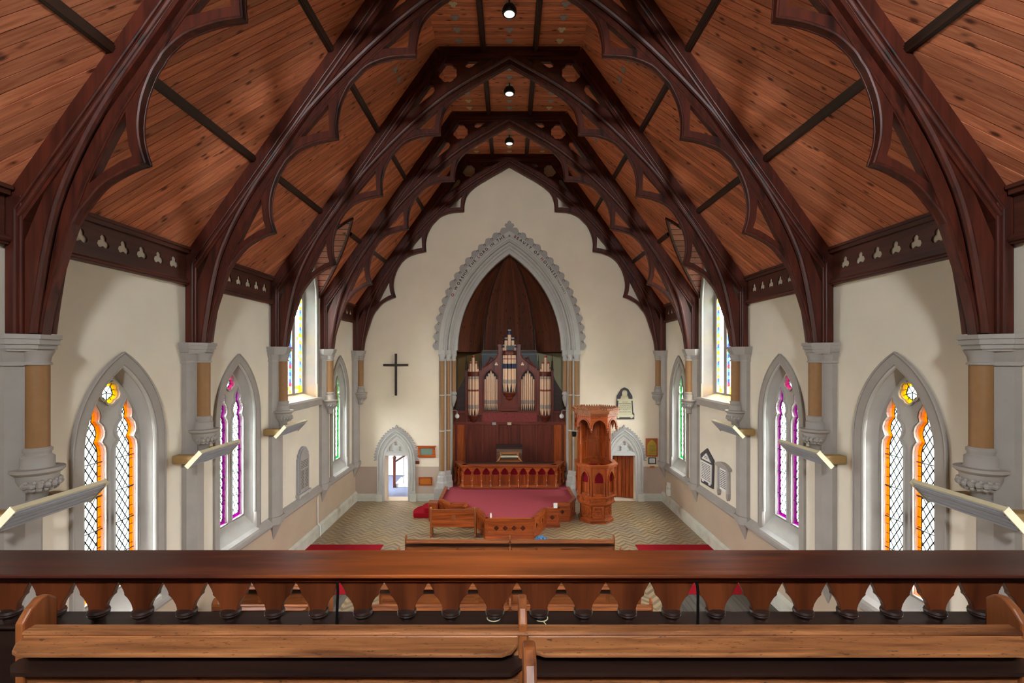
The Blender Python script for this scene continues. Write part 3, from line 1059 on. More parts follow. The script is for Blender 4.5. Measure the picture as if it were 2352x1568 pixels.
def lancet(side, yc, border, eye, each, label, blind=0):
    P = lambda u, v, w: (side * (W + w), yc + u, v)
    d = window_root(side, yc, label)
    o, i = arch(.955, 4.6, 6.22, 1.66), arch(.775, 4.6, 6.01, 1.66)
    MB().fret(o + i[::-1], [], -.045, .06, P).build('surround', 'stone', d)
    MB().tube([P(u, v, -.05) for u, v in arch(.95, 4.6, 6.215, 1.75)], .018, 6).build('outer_bead', 'stone', d, True)
    MB().tube([P(u, v, .0) for u, v in arch(.755, 4.6, 5.99, 2.15)], .036, 8).build('roll_moulding', 'stone_white', d, True)
    MB().loft([[P(u, v, .03) for u, v in arch(.77, 4.6, 6.0, 1.72)], [P(u, v, .06) for u, v in arch(.74, 4.6, 5.97, 1.75)], [P(u, v, .24) for u, v in arch(.675, 4.6, 5.86, 2.05)]]).build('reveal', 'stone_white', d, True)
    zb = 2.15
    cs = (-.33, .33)
    hw = .225
    holes = [light_outline(c, hw, zb, 0) for c in cs] + [foil(0, 5.53, .185, 5, .48, -PI / 2)]
    MB().fret(arch(.70, 4.6, 5.9, 2.02), holes, .22, .34, P).build('tracery', 'stone_white', d)
    # moulded edges round each light
    for c in cs:
        lo = light_outline(c, hw + .05, zb - .04, 0)
        MB().fret(lo, [light_outline(c, hw + .008, zb, 0)], .18, .225, P).build('light_moulding', 'stone_white', d)
    MB().fret(foil(0, 5.53, .225, 5, .48, -PI / 2), [foil(0, 5.53, .192, 5, .48, -PI / 2)], .18, .225, P).build('light_moulding', 'stone_white', d)
    MB().fret([(-.12, 1.62), (.26, 1.62), (.26, 2.12), (-.02, 1.76), (-.12, 1.70)], [], -.76, .76, lambda p, z, u: P(u, z, p)).build('sill', 'stone_white', d)
    ld = MB()
    G = .27
    for c in cs:
        ol, il = light_outline(c, hw + .004, zb, 0), light_outline(c, hw, zb, .075)
        MB().fret(ol, [il], G, G + .006, P).build('border_glass', border, d)
        n = len(il)
        for k in range(n):
            seg(ld, il[k], il[(k + 1) % n], .006, G - .008, G, P)
        z = zb + .12
        while z < 4.5:
            for s in (-1, 1):
                seg(ld, (c + s * hw, z), (c + s * (hw - .075), z), .006, G - .008, G, P)
            z += .17
        z = zb + .55
        while z < 4.7:                                  # saddle bars
            seg(ld, (c - hw, z), (c + hw, z), .008, G - .03, G - .015, P)
            z += .56
        pw, ph = .125, .195
        allp = MB()
        bz = blind
        if bz:
            blp = clip(il, 0, -1, -bz)
            MB().fret(blp, [], G - .03, G - .025, P).build('drawn_blind', 'shaft', d)
        for ii in range(-3, 4):
            for jj in range(0, 36):
                for h in (0, .5):
                    cx, cz = c + (ii + h) * pw, zb + (jj + h) * ph
                    a, b = ph / 2, pw / 2                   # diamond |du|/b + |dv|/a <= 1
                    q = il
                    for su in (-1, 1):
                        for sv in (-1, 1):
                            q = clip(q, su / b, sv / a, 1 + su * cx / b + sv * cz / a)
                            if len(q) < 3:
                                break
                        if len(q) < 3:
                            break
                    if len(q) < 3 or area(q) < 4e-4:
                        continue
                    for k in range(len(q)):
                        seg(ld, q[k], q[(k + 1) % len(q)], .0080, G - .006, G, P)
                    if each:
                        pm = MB()
                        t_ = random.uniform(-.002, .002)
                        pm.add([P(u, v, G + .003 + t_) for u, v in q], [list(range(len(q)))])
                        pm.build('pane', 'gl_clear', d, recalc=False)
                    else:
                        allp.add([P(u, v, G + .003) for u, v in q], [list(range(len(q)))])
        if allp.v:
            allp.build('leaded_glazing', 'gl_clear', d, recalc=False)
    f0, f1 = foil(0, 5.53, .19, 5, .48, -PI / 2), foil(0, 5.53, .125, 5, .48, -PI / 2)
    MB().fret(f0, [f1], G, G + .006, P).build('border_glass', eye, d)
    MB().fret(f1, [], G, G + .006, P).build('eye_pane', 'gl_clear', d)
    for k in range(0, len(f1), 1):
        seg(ld, f1[k], f1[(k + 1) % len(f1)], .006, G - .008, G, P)
        if k % 7 in (0, 3):
            seg(ld, f1[k], f0[k], .005, G - .008, G, P)
    for k in range(5):
        seg(ld, (0, 5.53), f1[7 * k + 3], .005, G - .008, G, P)
    ld.build('lead_came', 'lead', d, recalc=False)
    portal((side * (W + .52), yc, 3.9), 1.5, 4.3, (-side, 0, 0))
    return d


for s, nm in ((-1, 'left'), (1, 'right')):
    lancet(s, LANC[1], 'gl_orange', 'gl_yellow', True, 'two-light lancet window with amber glass borders in the %s wall' % nm)
    lancet(s, LANC[2], 'gl_purple', 'gl_pink', False, 'two-light lancet window with purple glass borders in the %s wall' % nm)
    lancet(s, LANC[3], 'gl_green', 'gl_green', False, 'two-light lancet window with green glass borders by the %s corner' % nm, blind=4.25 if s < 0 else 0)
    lancet(s, LANC[0], 'gl_orange', 'gl_yellow', False, 'unseen two-light lancet window added for daylight beside the gallery in the %s wall' % nm)  # out-of-view windows added to bring more daylight into the nave


def tall_window(side, label):
    yc = YCD
    P = lambda u, v, w: (side * (W + w), yc + u, v)
    d = window_root(side, yc, label)
    o, i = arch(1.40, 7.9, 10.34, 4.70), arch(1.27, 7.9, 10.18, 4.70)
    MB().fret(o + i[::-1], [], -.03, .06, P).build('surround', 'stone', d)
    MB().tube([P(u, v, -.0) for u, v in arch(1.25, 7.9, 10.16, 5.25)], .035, 8).build('roll_moulding', 'stone_white', d, True)
    MB().loft([[P(u, v, .03) for u, v in arch(1.27, 7.9, 10.18, 4.7)], [P(u, v, .40) for u, v in arch(1.12, 7.9, 9.98, 4.9)]]).build('reveal', 'stone', d, True)
    MB().fret([(-.14, 4.52), (.42, 4.52), (.42, 4.94), (0, 4.78), (-.10, 4.78), (-.14, 4.72)], [], -1.40, 1.40, lambda p, z, u: P(u, z, p)).build('sill', 'stone', d)
    cs = ((-.74, 8.0), (0, 8.55), (.74, 8.0))
    hw, zb = .255, 4.98
    holes = [light_outline(c, hw, zb, 0, b) for c, b in cs] + [foil(-.40, 9.33, .17, 4, .5, PI / 4), foil(.40, 9.33, .17, 4, .5, PI / 4)]
    MB().fret(arch(1.16, 7.9, 10.04, 4.88), holes, .38, .50, P).build('tracery', 'stone', d)
    G = .44
    pal = ['gl_pale', 'gl_clear', 'gl_yellow', 'gl_blue', 'gl_green', 'gl_red', 'gl_sky', 'gl_orange']
    for ci, (c, b) in enumerate(cs):
        ol = light_outline(c, hw + .004, zb, 0, b)
        g, ld = MB(), MB()
        rows = int((b + .9 - zb) / .115) + 1
        cols = [(-hw, -.175, 'b'), (-.175, -.06, 'm'), (-.06, .06, 'c'), (.06, .175, 'm'), (.175, hw, 'b')]
        for r in range(rows):
            z0, z1 = zb + r * .115, zb + (r + 1) * .115
            for u0, u1, kd in cols:
                q = clip(clip(clip(clip(ol, 0, -1, -z0), 0, 1, z1), -1, 0, -(c + u0)), 1, 0, c + u1)
                if len(q) < 3:
                    continue
                if r < 2:
                    m = random.choice([2, 2, 7, 1])
                elif kd == 'b':
                    m = (3, 2, 6, 7, 4)[(r + ci) % 5] if ci != 1 else (3, 4, 5, 3, 6)[r % 5]
                elif kd == 'c' and r % 10 in (5, 6):
                    m = (5, 7, 6)[(r // 10) % 3] if r % 2 else 4
                else:
                    m = random.choice([0, 0, 1, 0, 1, 2 if random.random() < .25 else 0])
                g.add([P(u, v, G) for u, v in q], [list(range(len(q)))], m)
                for k in range(len(q)):
                    seg(ld, q[k], q[(k + 1) % len(q)], .004, G - .008, G - .001, P)
        g.build('stained_glazing', pal, d, recalc=False)
        ld.build('lead_came', 'lead', d, recalc=False)
    for u in (-.40, .40):
        MB().fret(foil(u, 9.33, .175, 4, .5, PI / 4), [], G, G + .005, P).build('eye_pane', 'gl_sky', d)
    portal((side * (W + .56), yc, 7.4), 2.4, 5.3, (-side, 0, 0))


tall_window(-1, 'tall three-light stained glass window rising into a dormer, left wall')
tall_window(1, 'tall three-light stained glass window rising into a dormer, right wall')


# ================================================================== WALL COLUMNS
def octo(p, hw):
    return [(0, -hw), (p * .45, -hw), (p, -hw * .42), (p, hw * .42), (p * .45, hw), (0, hw)]


WHERE = ['at the gallery end', 'second from the gallery', 'before the tall window', 'beyond the tall window', 'in the corner by the chancel wall']
for s, nm in ((-1, 'left'), (1, 'right')):
    for i, yc in enumerate(TR):
        if i == 4:
            yc = yc - .03
        P = lambda p, y, z, yc=yc: (s * (W - p), yc + y, z)
        d = thing('wall_column', 'stone wall column with tan shaft on the %s wall, %s' % (nm, WHERE[i]), 'column', (s * W, yc, 1.2), 'columns along the nave walls')
        MB().fret(octo(.22, .25), [], 1.72, 6.1, P).build('pilaster', 'stone', d)
        MB().fret(octo(.27, .30), [], 1.60, 1.74, P).fret(octo(.24, .27), [], 1.52, 1.61, P).build('pilaster_foot', 'stone', d)
        MB().loft([[P(a, b, 1.52) for a, b in octo(.21, .20)], [P(a, b, 1.06) for a, b in octo(.02, .02)]]).build('pendant', 'stone', d)
        cx = s * (W - .28)
        MB().lathe([(.125, 4.92), (.125, 6.06)], (cx, yc, 0), 18).build('shaft', 'shaft', d, True)
        cp = MB()
        for p, h, z0, z1 in ((.47, .36, 6.37, 6.43), (.45, .345, 6.30, 6.37), (.42, .32, 6.24, 6.30), (.39, .30, 6.21, 6.24)):
            cp.fret(octo(p, h), [], z0, z1, P)
        cp.build('abacus', 'stone', d)
        MB().lathe([(.125, 6.03), (.15, 6.03), (.15, 6.055), (.13, 6.07), (.14, 6.13), (.18, 6.22)], (cx, yc, 0), 14).build('capital', 'stone', d, True)
        MB().fret(octo(.25, .28), [], 6.02, 6.07, P).loft([[P(a, b, 6.07) for a, b in octo(.23, .26)], [P(a, b, 6.22) for a, b in octo(.30, .32)]]).build('pilaster_capital', 'stone', d)
        MB().lathe([(.13, 4.93), (.155, 4.91), (.155, 4.88), (.14, 4.86), (.14, 4.83), (.175, 4.80), (.175, 4.68), (.19, 4.66)], (cx, yc, 0), 16).build('shaft_base', 'stone', d, True)
        MB().lathe([(.19, 4.665), (.28, 4.66), (.28, 4.62), (.25, 4.59), (.225, 4.58), (.215, 4.50), (.19, 4.44), (.11, 4.32), (.10, 4.24), (.12, 4.23), (.12, 4.19), (.04, 4.16)], (cx, yc, 0), 16).build('corbel', 'stone', d, True)
        lf = MB()
        for k in range(9):
            a = PI + PI * (k + .5) / 9 - PI / 2 if s > 0 else PI * (k + .5) / 9 - PI / 2
            if s > 0:
                a = PI / 2 + PI * (k + .5) / 9
            for r_, z, q in ((.215, 4.45, .05), (.18, 4.395, .04), (.225, 4.49, .03)):
                x, y = cx + r_ * math.cos(a + .1 * (z > 4.46)), yc + r_ * math.sin(a + .1 * (z > 4.46))
                lf.lathe([(0, -q), (q * .75, -q * .6), (q, 0), (q * .7, q * .7), (0, q)], (x, y, z), 6)
        lf.build('corbel_leaves', 'stone_carve', d, True)

# ================================================================== ROOF TRUSSES
RIB_IN = [(6.20, 6.43), (6.15, 6.75), (6.06, 7.10), (5.95, 7.45), (5.82, 7.84), (5.60, 8.44), (5.36, 8.95), (5.12, 9.40), (4.72, 10.02), (4.30, 10.65), (3.70, 11.38), (3.20, 11.90), (2.62, 12.46), (1.93, 13.07), (1.256, 13.53), (0, 14.25)]
RIB_OUT = [(6.36, 6.43), (6.36, 7.66), (6.12, 8.25), (5.90, 8.69), (5.65, 9.13), (5.20, 9.88), (4.94, 10.26), (4.45, 10.98), (3.90, 11.65), (3.36, 12.20), (2.80, 12.75), (2.10, 13.35), (1.40, 13.86), (0, 14.62)]
ROLL = [(6.25, 6.45), (6.19, 6.9), (6.05, 7.70), (5.87, 8.34), (5.535, 9.07), (5.098, 9.807), (4.84, 10.18), (4.346, 10.90), (3.80, 11.53), (3.28, 12.07), (2.70, 12.62), (2.02, 13.20), (1.30, 13.70), (0, 14.45)]
CUSPS = [
    # outline along the curved edge (lower tangent, tip, upper tangent), pierced eye
    ([(5.80, 7.90), (5.71, 8.06), (5.63, 8.16), (5.44, 8.39), (5.24, 8.53), (4.98, 8.66), (4.83, 8.70), (4.90, 8.93), (4.93, 9.17), (4.91, 9.42), (4.86, 9.64), (4.75, 9.92), (4.66, 10.06)],
     [(5.585, 8.44), (5.36, 8.90), (5.10, 9.40), (5.085, 9.15), (5.06, 8.95), (5.01, 8.795), (5.16, 8.735), (5.36, 8.61)]),
    ([(4.66, 10.06), (4.57, 10.20), (4.33, 10.41), (4.05, 10.53), (3.80, 10.60), (3.54, 10.64), (3.56, 10.95), (3.51, 11.28), (3.42, 11.52), (3.29, 11.76), (3.16, 11.90)],
     [(4.29, 10.66), (3.72, 11.33), (3.715, 11.10), (3.70, 10.79), (3.92, 10.75), (4.12, 10.70)]),
    ([(3.16, 11.90), (2.95, 12.11), (2.65, 12.25), (2.35, 12.32), (1.92, 12.34), (1.92, 12.59), (1.84, 12.94), (1.72, 13.14), (1.60, 13.27), (1.40, 13.43), (1.25, 13.52)],
     [(2.62, 12.47), (2.30, 12.76), (1.98, 13.03), (2.06, 12.80), (2.08, 12.50), (2.36, 12.49)]),
]


def interp(pts, n=4):
    """smooth a polyline (Catmull-Rom)"""
    out = []
    for i in range(len(pts) - 1):
        p0, p1, p2, p3 = pts[max(i - 1, 0)], pts[i], pts[i + 1], pts[min(i + 2, len(pts) - 1)]
        for k in range(n):
            t = k / n
            out.append(tuple(.5 * (2 * b + (c - a) * t + (2 * a - 5 * b + 4 * c - d) * t * t + (3 * b - a - 3 * c + d) * t ** 3) for a, b, c, d in zip(p0, p1, p2, p3)))
    return out + [pts[-1]]


rib_in, rib_out, roll = interp(RIB_IN, 3), RIB_OUT[:3] + interp(RIB_OUT[3:], 3), interp(ROLL, 3)
zr = lambda x: 7.945 + PITCH * (6.345 - x)
TL = ['nearest the gallery', 'second from the gallery', 'third from the gallery', 'fourth from the gallery', 'against the chancel wall']
for ti, yc in enumerate(TR):
    d = thing('roof_truss', 'dark timber cusped arch truss of the roof, %s' % TL[ti], 'roof truss', (0, yc, ZCAP), 'trusses of the nave roof')
    for s in (-1, 1):
        P = lambda u, v, w, s=s, yc=yc: (s * u, yc + w, v)
        # wall post with moulded corners
        po = MB().box(min(s * 6.36, s * 6.59), max(s * 6.36, s * 6.59), yc - .17, yc + .17, 6.43, 8.25).build('wall_post', 'truss_z', d, bevel=.02)
        for w in (-.175, .175):
            MB().tube([P(6.43, 6.44, w), P(6.43, 8.05, w)], .028, 8).build('bead', 'truss_z', po, True)
        # principal rafter
        ra = MB().fret([(6.36, 7.92), (6.59, 7.92), (6.59, 8.24), (2.04, 14.68), (1.72, 14.46)], [], -.155, .155, P).build('rafter', 'truss_z', d)
        for w in (-.16, .16):
            for off, r in ((.06, .034), (.15, .022)):
                a, b = (6.36 + off * .82, 7.95 + off * .5), (1.80 + off * .82, 14.42 + off * .5)
                MB().tube([P(a[0], a[1], w), P(b[0], b[1], w)], r, 8).build('rafter_moulding', 'truss_z', ra, True)
        # arched rib
        ri = MB().fret(roll + rib_out[::-1], [], -.13, .13, P).fret(rib_in + roll[::-1], [], -.065, .065, P).build('arch_rib', 'truss_z', d)
        for w in (-.14, .14):
            MB().tube([P(u, v, w * .9) for u, v in roll], .05, 8).build('roll_moulding', 'truss_z', ri, True)
            MB().tube([P(u + .03, v + .03, w * .45) for u, v in rib_in], .022, 6).build('edge_bead', 'truss_z', ri, True)
        # cusps
        for CT, (out, eye) in zip((6, 5, 4), CUSPS):
            tip = CT
            crv = interp(out[:tip + 1], 4)[:-1] + interp(out[tip:], 4)
            lo, hi = out[0][1], out[-1][1]
            bk = [p for p in rib_in if lo + .06 < p[1] < hi - .06]
            bk = [(p[0] + .06, p[1] + .05) for p in bk]
            cu = MB().fret(crv + bk[::-1], [eye], -.055, .055, P).build('cusp', 'truss_z', d)
            for w in (-.05, .05):
                mid = interp(out[:tip + 1], 3)[:-1] + interp(out[tip:], 3)
                MB().tube([P(u + .012, v + .012, w) for u, v in mid], .022, 6).build('cusp_bead', 'truss_z', cu, True)
        # pierced spandrel below the collar
        sp = [(1.78, 14.42), (.55, 14.42), (1.30, 13.86), (2.05, 13.33), (2.78, 12.70), (3.32, 12.18), (3.32, zr(3.32) + .05)]
        hs = [foil(1.72, 14.06, .27, 8, .55, PI / 8, 5), [(1.22, 14.22), (1.22, 14.30), (1.14, 14.37), (.86, 14.37), (1.05, 14.22), (1.12, 14.19)],
              [(2.12, 13.70), (2.24, 13.70), (2.30, 13.62), (2.80, 12.97), (2.48, 13.20), (2.14, 13.46), (2.08, 13.58)]]
        MB().fret(sp, hs, -.045, .045, P).build('spandrel', 'truss_x', d)
    MB().box(-1.95, 1.95, yc - .15, yc + .15, 14.42, 14.72).build('collar_beam', 'truss_x', d)
    MB().box(-1.85, 1.85, yc - .19, yc + .19, 14.48, 14.54).box(-1.9, 1.9, yc - .17, yc + .17, 14.60, 14.66).build('collar_moulding', 'truss_x', d)


# ================================================================== PEWS
def pew_parts(d, x0, x1, y, z, plates, ledge=True, seat=True, ox='oak_x'):
    """bench facing the chancel; we look at its back. plates: x of ends and dividers"""
    xa, xb = x0, x1
    MB().box(xa, xb, y - .015, y + .02, z + .12, z + .85).build('backrest', ox, d)
    tr = MB().box(xa, xb, y - .028, y + .022, z + .848, z + .872).tube([(xa, y - .028, z + .860), (xb, y - .028, z + .860)], .012, 8)
    tr.build('top_rail', ox, d, True)
    if ledge:
        for a, b in zip(plates, plates[1:]):
            a, b = a + .025, b - .025
            c = .07
            q = [(a, 0), (a, -.06), (a + c * .4, -.10), (a + c, -.118), (b - c, -.118), (b - c * .4, -.10), (b, -.06), (b, 0)]
            MB().fret(q, [], 0, .02, lambda u, v, w: (u, y - .015 + v, z + .850 + v * .16 - w)).build('book_ledge', ox, d, bevel=.006)
            MB().tube([(a, y - .03, z + .848), (b, y - .03, z + .848)], .009, 6).build('ledge_bead', ox, d, True)
            q2 = [(a - .02, 0), (a - .02, -.06), (a + .03, -.105), (b - .03, -.105), (b + .02, -.06), (b + .02, 0)]
            MB().fret(q2, [], 0, .018, lambda u, v, w: (u, y - .015 + v, z + .750 + v * .1 - w)).build('shelf', 'dark', d)
            for k in range(4):
                t = a + (b - a) * (k + .5) / 4
                MB().box(t - (b - a) / 8 + .04, t + (b - a) / 8 - .04, y - .028, y - .015, z + .2, z + .63).build('back_panel', ox, d, bevel=.006)
    if seat:
        MB().box(xa, xb, y + .02, y + .40, z + .41, z + .44).build('seat', ox, d)
    for x in plates:
        pf = [(-.035, 0), (.42, 0), (.42, .42), (.36, .55), (.17, .66), (.135, .80), (.135, .945), (.095, .98), (.05, .985), (.005, .955), (-.035, .905)]
        o = MB().fret(pf, [], x - .02, x + .02, lambda u, v, w: (w, y + u, z + v)).build('pew_end' if x in (plates[0], plates[-1]) else 'divider', 'oak_z', d, bevel=.009)


def pew(x0, x1, y, z, plates, label, group, **kw):
    d = thing('pew', label, 'pew', ((x0 + x1) / 2, y, z), group)
    pew_parts(d, x0, x1, y, z, plates, **kw)
    return d


ROWN = ['front row next to the dais', 'second row', 'third row', 'fourth row', 'fifth row']
first = None
for k in range(5):
    lab = 'long oak pew in the middle of the nave, %s' % ROWN[k]
    y = 13.6 - .9 * k
    if first is None:
        first = pew(-3.0, 3.03, y, 0, (-3.0, .015, 3.03), lab, 'long pews in the middle of the nave')
    else:
        copy_tree(first, (first.location.x, y, 0), lab)
sf = None
for k, y in enumerate((10.9, 10.0)):
    lab = 'shorter oak pew against the left wall, %s of two rows' % ('farther', 'nearer')[k]
    if sf is None:
        sf = pew(-6.3, -4.26, y, 0, (-6.3, -4.26), lab, 'short pews by the left wall')
    else:
        copy_tree(sf, (sf.location.x, y, 0), lab)
# choir pew standing askew of the dais
d = thing('choir_pew', 'short oak pew with plain back standing beside the carpeted dais', 'pew', (-1.92, 16.05, 0))
for z0, z1 in ((.36, .585), (.59, .93)):
    MB().box(-2.66, -1.19, 16.03, 16.065, z0, z1).build('back_board', 'mahog_x', d, bevel=.004)
MB().box(-2.66, -1.19, 16.02, 16.075, .925, .955).build('top_rail', 'oak_x', d)
MB().box(-1.97, -1.84, 16.018, 16.03, .57, .76).build('repair_patch', 'oak_z', d)
MB().box(-2.66, -1.19, 16.07, 16.42, .40, .43).build('seat', 'oak_x', d)
for x in (-2.68, -1.17):
    pf = [(-.05, 0), (.42, 0), (.42, .08), (.36, .12), (.36, .50), (.20, .60), (.08, .78), (.06, .98), (.02, 1.03), (-.03, 1.03), (-.05, .98), (-.03, .12), (-.05, .08)]
    MB().fret(pf, [], x - .03, x + .03, lambda u, v, w: (w, 16.05 + u, v)).build('pew_end', 'oak_z', d, bevel=.01)

# ================================================================== GALLERY
gf = tag(MB().box(-6.55, 6.55, 1.62, 2.78, 3.72, 3.98).box(-6.55, 6.55, .82, 1.62, 3.72, 4.24).box(-6.55, 6.55, -5.1, .82, 3.72, 4.5).build('floor_gallery', 'dark'), 'dark stepped timber floor of the gallery', 'floor', kind='structure')
gr = thing('gallery_rail', 'dark polished gallery balustrade with pierced trefoil openings', 'railing', (0, 2.72, 3.98))
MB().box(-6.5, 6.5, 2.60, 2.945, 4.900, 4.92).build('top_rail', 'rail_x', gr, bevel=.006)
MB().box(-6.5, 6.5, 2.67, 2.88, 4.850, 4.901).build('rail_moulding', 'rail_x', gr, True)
KB = 2.72 / 1080.0
half = [(54.8, 503), (54.8, 507), (50, 513), (45.5, 520), (40, 530), (37.5, 537), (37.8, 541), (31, 547), (26, 554), (21.5, 562), (19, 570), (18, 578)]
pts = [(a * KB, EYE - b * KB) for a, b in half]
bal = None


def balusters(xc):
    global bal
    if bal is None:
        out = [(-a, b) for a, b in pts] + [(a, b) for a, b in pts[::-1]]
        bal = MB().fret(out, [], 2.702, 2.738, lambda u, v, w: (xc + u, w, v)).build('baluster', 'rail_z', gr, bevel=.004)
        c = (xc, 2.72, 0)
        zt = pts[-1][1]
        MB().lathe([(.030, zt + .012), (.052, zt + .004), (.056, zt - .008), (.050, zt - .016), (.054, zt - .020), (.046, zt - .032), (.033, zt - .038), (.033, zt - .060), (.044, zt - .066), (.044, zt - .075)], c, 18).build('turned_foot', 'dark', bal, True)
    else:
        c = copy_tree(bal, None, None, gr)
        c.location = bal.location + Vector((xc - bal['xc'], 0, 0))
    if 'xc' not in bal:
        bal['xc'] = xc


J = [(-387 - 809) * KB, -387 * KB, 422 * KB, (422 + 809) * KB]
for j0 in (-387 - 809, -387, 422):
    for k in range(8):
        xc = (j0 + 809 / 16 + 809 / 8 * k) * KB * 1.0
        if abs(xc) < 3.9:
            balusters(xc)
del bal['xc']
for o in [o for o in bpy.data.objects if o.name.startswith('baluster') and 'xc' in o]:
    del o['xc']
MB().box(-6.5, 6.5, 2.66, 2.80, 4.585, 4.612).tube([(-6.5, 2.662, 4.598), (6.5, 2.662, 4.598)], .013, 8).build('ledge', 'dark', gr, True)
for k in range(16):
    x0 = -6.5 + 13 / 16 * k
    MB().box(x0 + .004, x0 + 13 / 16 - .004, 2.70, 2.76, 3.98, 4.586).build('rail_panel', 'dark', gr)
for x in (-387 * KB, 422 * KB):
    MB().tube([(x, 2.665, 4.85), (x + .004, 2.66, 4.80), (x, 2.652, 4.6), (x, 2.655, 4.2)], .008, 8).build('iron_rod', 'iron', gr, True)
for xc, tail in ((-36 * KB, 0), (73 * KB, 1)):
    lp = MB().tube([(xc + .038 * math.cos(2 * PI * i / 16), 2.72 + .038 * math.sin(2 * PI * i / 16), 4.618) for i in range(16)], .0032, 6, True)
    if tail:
        lp.tube([(xc + .01, 2.683, 4.618), (xc + .018, 2.665, 4.618), (xc + .024, 2.646, 4.617), (xc + .028, 2.640, 4.595), (xc + .030, 2.640, 4.57)], .003, 6)
    tw = tag(lp.build('twine', 'tablet', None, True),
             'loop of pale twine round a baluster foot, %s' % ('with a hanging tail' if tail else 'without a tail'), 'twine')

pew(-2.23, 2.35, 2.19, 3.995, (-2.25, .062, 2.37), 'long worn oak pew on the gallery just behind the balustrade', 'gallery pews', ox='worn_x')
pew(-2.23, 2.35, 1.40, 4.245, (-2.25, .062, 2.37), 'gallery pew at the very front of the view, only its divider showing', 'gallery pews')

# ================================================================== DAIS
DP = [(-.81, 15.92), (.83, 15.92), (1.30, 17.0), (1.80, 17.0), (1.72, 17.6), (2.24, 17.6), (2.56, 18.3), (2.5, 19.88), (-2.70, 19.88), (-2.70, 18.15), (-2.20, 17.55), (-1.62, 17.55), (-1.70, 17.0), (-1.18, 17.0)]
da = thing('dais', 'low octagonal dais with carved oak sides and maroon carpet', 'dais', (0, 18, 0))


def offset_poly(p, dd):
    n = len(p)
    out = []
    A = sum(p[i][0] * p[(i + 1) % n][1] - p[(i + 1) % n][0] * p[i][1] for i in range(n))
    sg = 1 if A > 0 else -1
    for i in range(n):
        a, b, c = Vector(p[i - 1]), Vector(p[i]), Vector(p[(i + 1) % n])
        e1, e2 = (b - a).normalized(), (c - b).normalized()
        n1, n2 = Vector((e1.y, -e1.x)) * sg, Vector((e2.y, -e2.x)) * sg
        m = (n1 + n2)
        m = m / max(.3, m.dot(n1))
        out.append((b.x + m.x * dd, b.y + m.y * dd))
    return out


PX = lambda u, v, w: (u, v, w)
MB().fret(offset_poly(DP, -.06), [], 0, .575, PX).build('platform', 'mahog_x', da)
MB().fret(offset_poly(DP, -.075), [], .575, .585, PX).build('dais_carpet', 'carpet_dais', da)
edges = list(zip(DP, DP[1:] + DP[:1]))
for k, (a, b) in enumerate(edges):
    if a[1] > 19.5 and b[1] > 19.5:
        continue
    a, b = Vector((a[0], a[1], 0)), Vector((b[0], b[1], 0))
    t = (b - a).normalized()
    nrm = Vector((t.y, -t.x, 0))
    L = (b - a).length
    Q = lambda u, v, w, a=a, t=t, nrm=nrm: tuple(a + t * u + nrm * w + Vector((0, 0, v)))
    n = 4 if k == 0 else max(1, round(L / .62))
    if L < .4:
        n = 0
    fs = []
    for i in range(n):
        m_ = .22 if k == 0 else .0
        cu = m_ + (L - 2 * m_) * (i + .5) / n
        fs.append(foil(cu, .36, .085, 4, .5, 0, 6))
    pn = MB().fret([(0, .10), (L, .10), (L, .56), (0, .56)], fs, -.02, .0, Q).build('side_panel', 'mahog_x', da)
    for f in fs:
        MB().fret(f, [], -.06, -.045, Q).build('quatrefoil', 'organ_z', pn)
    for i in range(n if k else 1):
        u0 = (L * i / n if k else 0) + .05
        u1 = (L * (i + 1) / n if k else L) - .05
        MB().fret([(u0, .17), (u1, .17), (u1, .54), (u0, .54)], [[(u0 + .03, .20), (u1 - .03, .20), (u1 - .03, .51), (u0 + .03, .51)]], 0, .012, Q).build('panel_frame', 'mahog_x', pn)
    for z0, z1, w0, w1, nm in ((0, .10, -.03, .035, 'base_moulding'), (.10, .13, -.02, .02, 'base_moulding'), (.56, .60, -.06, .025, 'cornice'), (.60, .635, -.07, .045, 'cornice'), (.635, .69, -.10, .03, 'coping')):
        MB().fret([(-.01, z0), (L + .01, z0), (L + .01, z1), (-.01, z1)], [], w0, w1, Q).build(nm, 'mahog_x', da)

# wooden newel and carpeted steps on the near side of the left doorway
d = thing('carpeted_steps', 'curved red carpeted steps at the corner of the dais by the open door', 'steps', (-3.0, 18.2, 0))
for r, z0, z1 in ((.98, 0, .19), (.62, .19, .38)):
    p = [(-2.76, 18.95)] + [(-2.76 + r * 1.0 * math.cos(a), 18.35 + r * .95 * math.sin(a)) for a in [PI * (.62 + .90 * i / 14) for i in range(15)]]
    p = [(min(x, -2.76), y) for x, y in p]
    p = [q for i, q in enumerate(p) if i == 0 or q != p[i - 1]]
    p = clip(p, 0, -1, -17.975)
    MB().fret(p, [], z0, z1, PX).build('step', 'carpet', d, bevel=.02)
d = thing('newel_box', 'dark carved oak newel block at the head of the red steps', 'newel', (-2.95, 17.85, 0))
MB().box(-3.02, -2.72, 17.62, 17.95, .0, .62).build('block', 'mahog_z', d, bevel=.008)
MB().box(-3.05, -2.69, 17.58, 17.98, .62, .70).build('cap', 'mahog_x', d, bevel=.01)
MB().fret(foil(-2.87, .36, .09, 4, .5, 0, 6), [], 17.608, 17.625, lambda u, v, w: (u, w, v)).build('quatrefoil', 'dark', d)

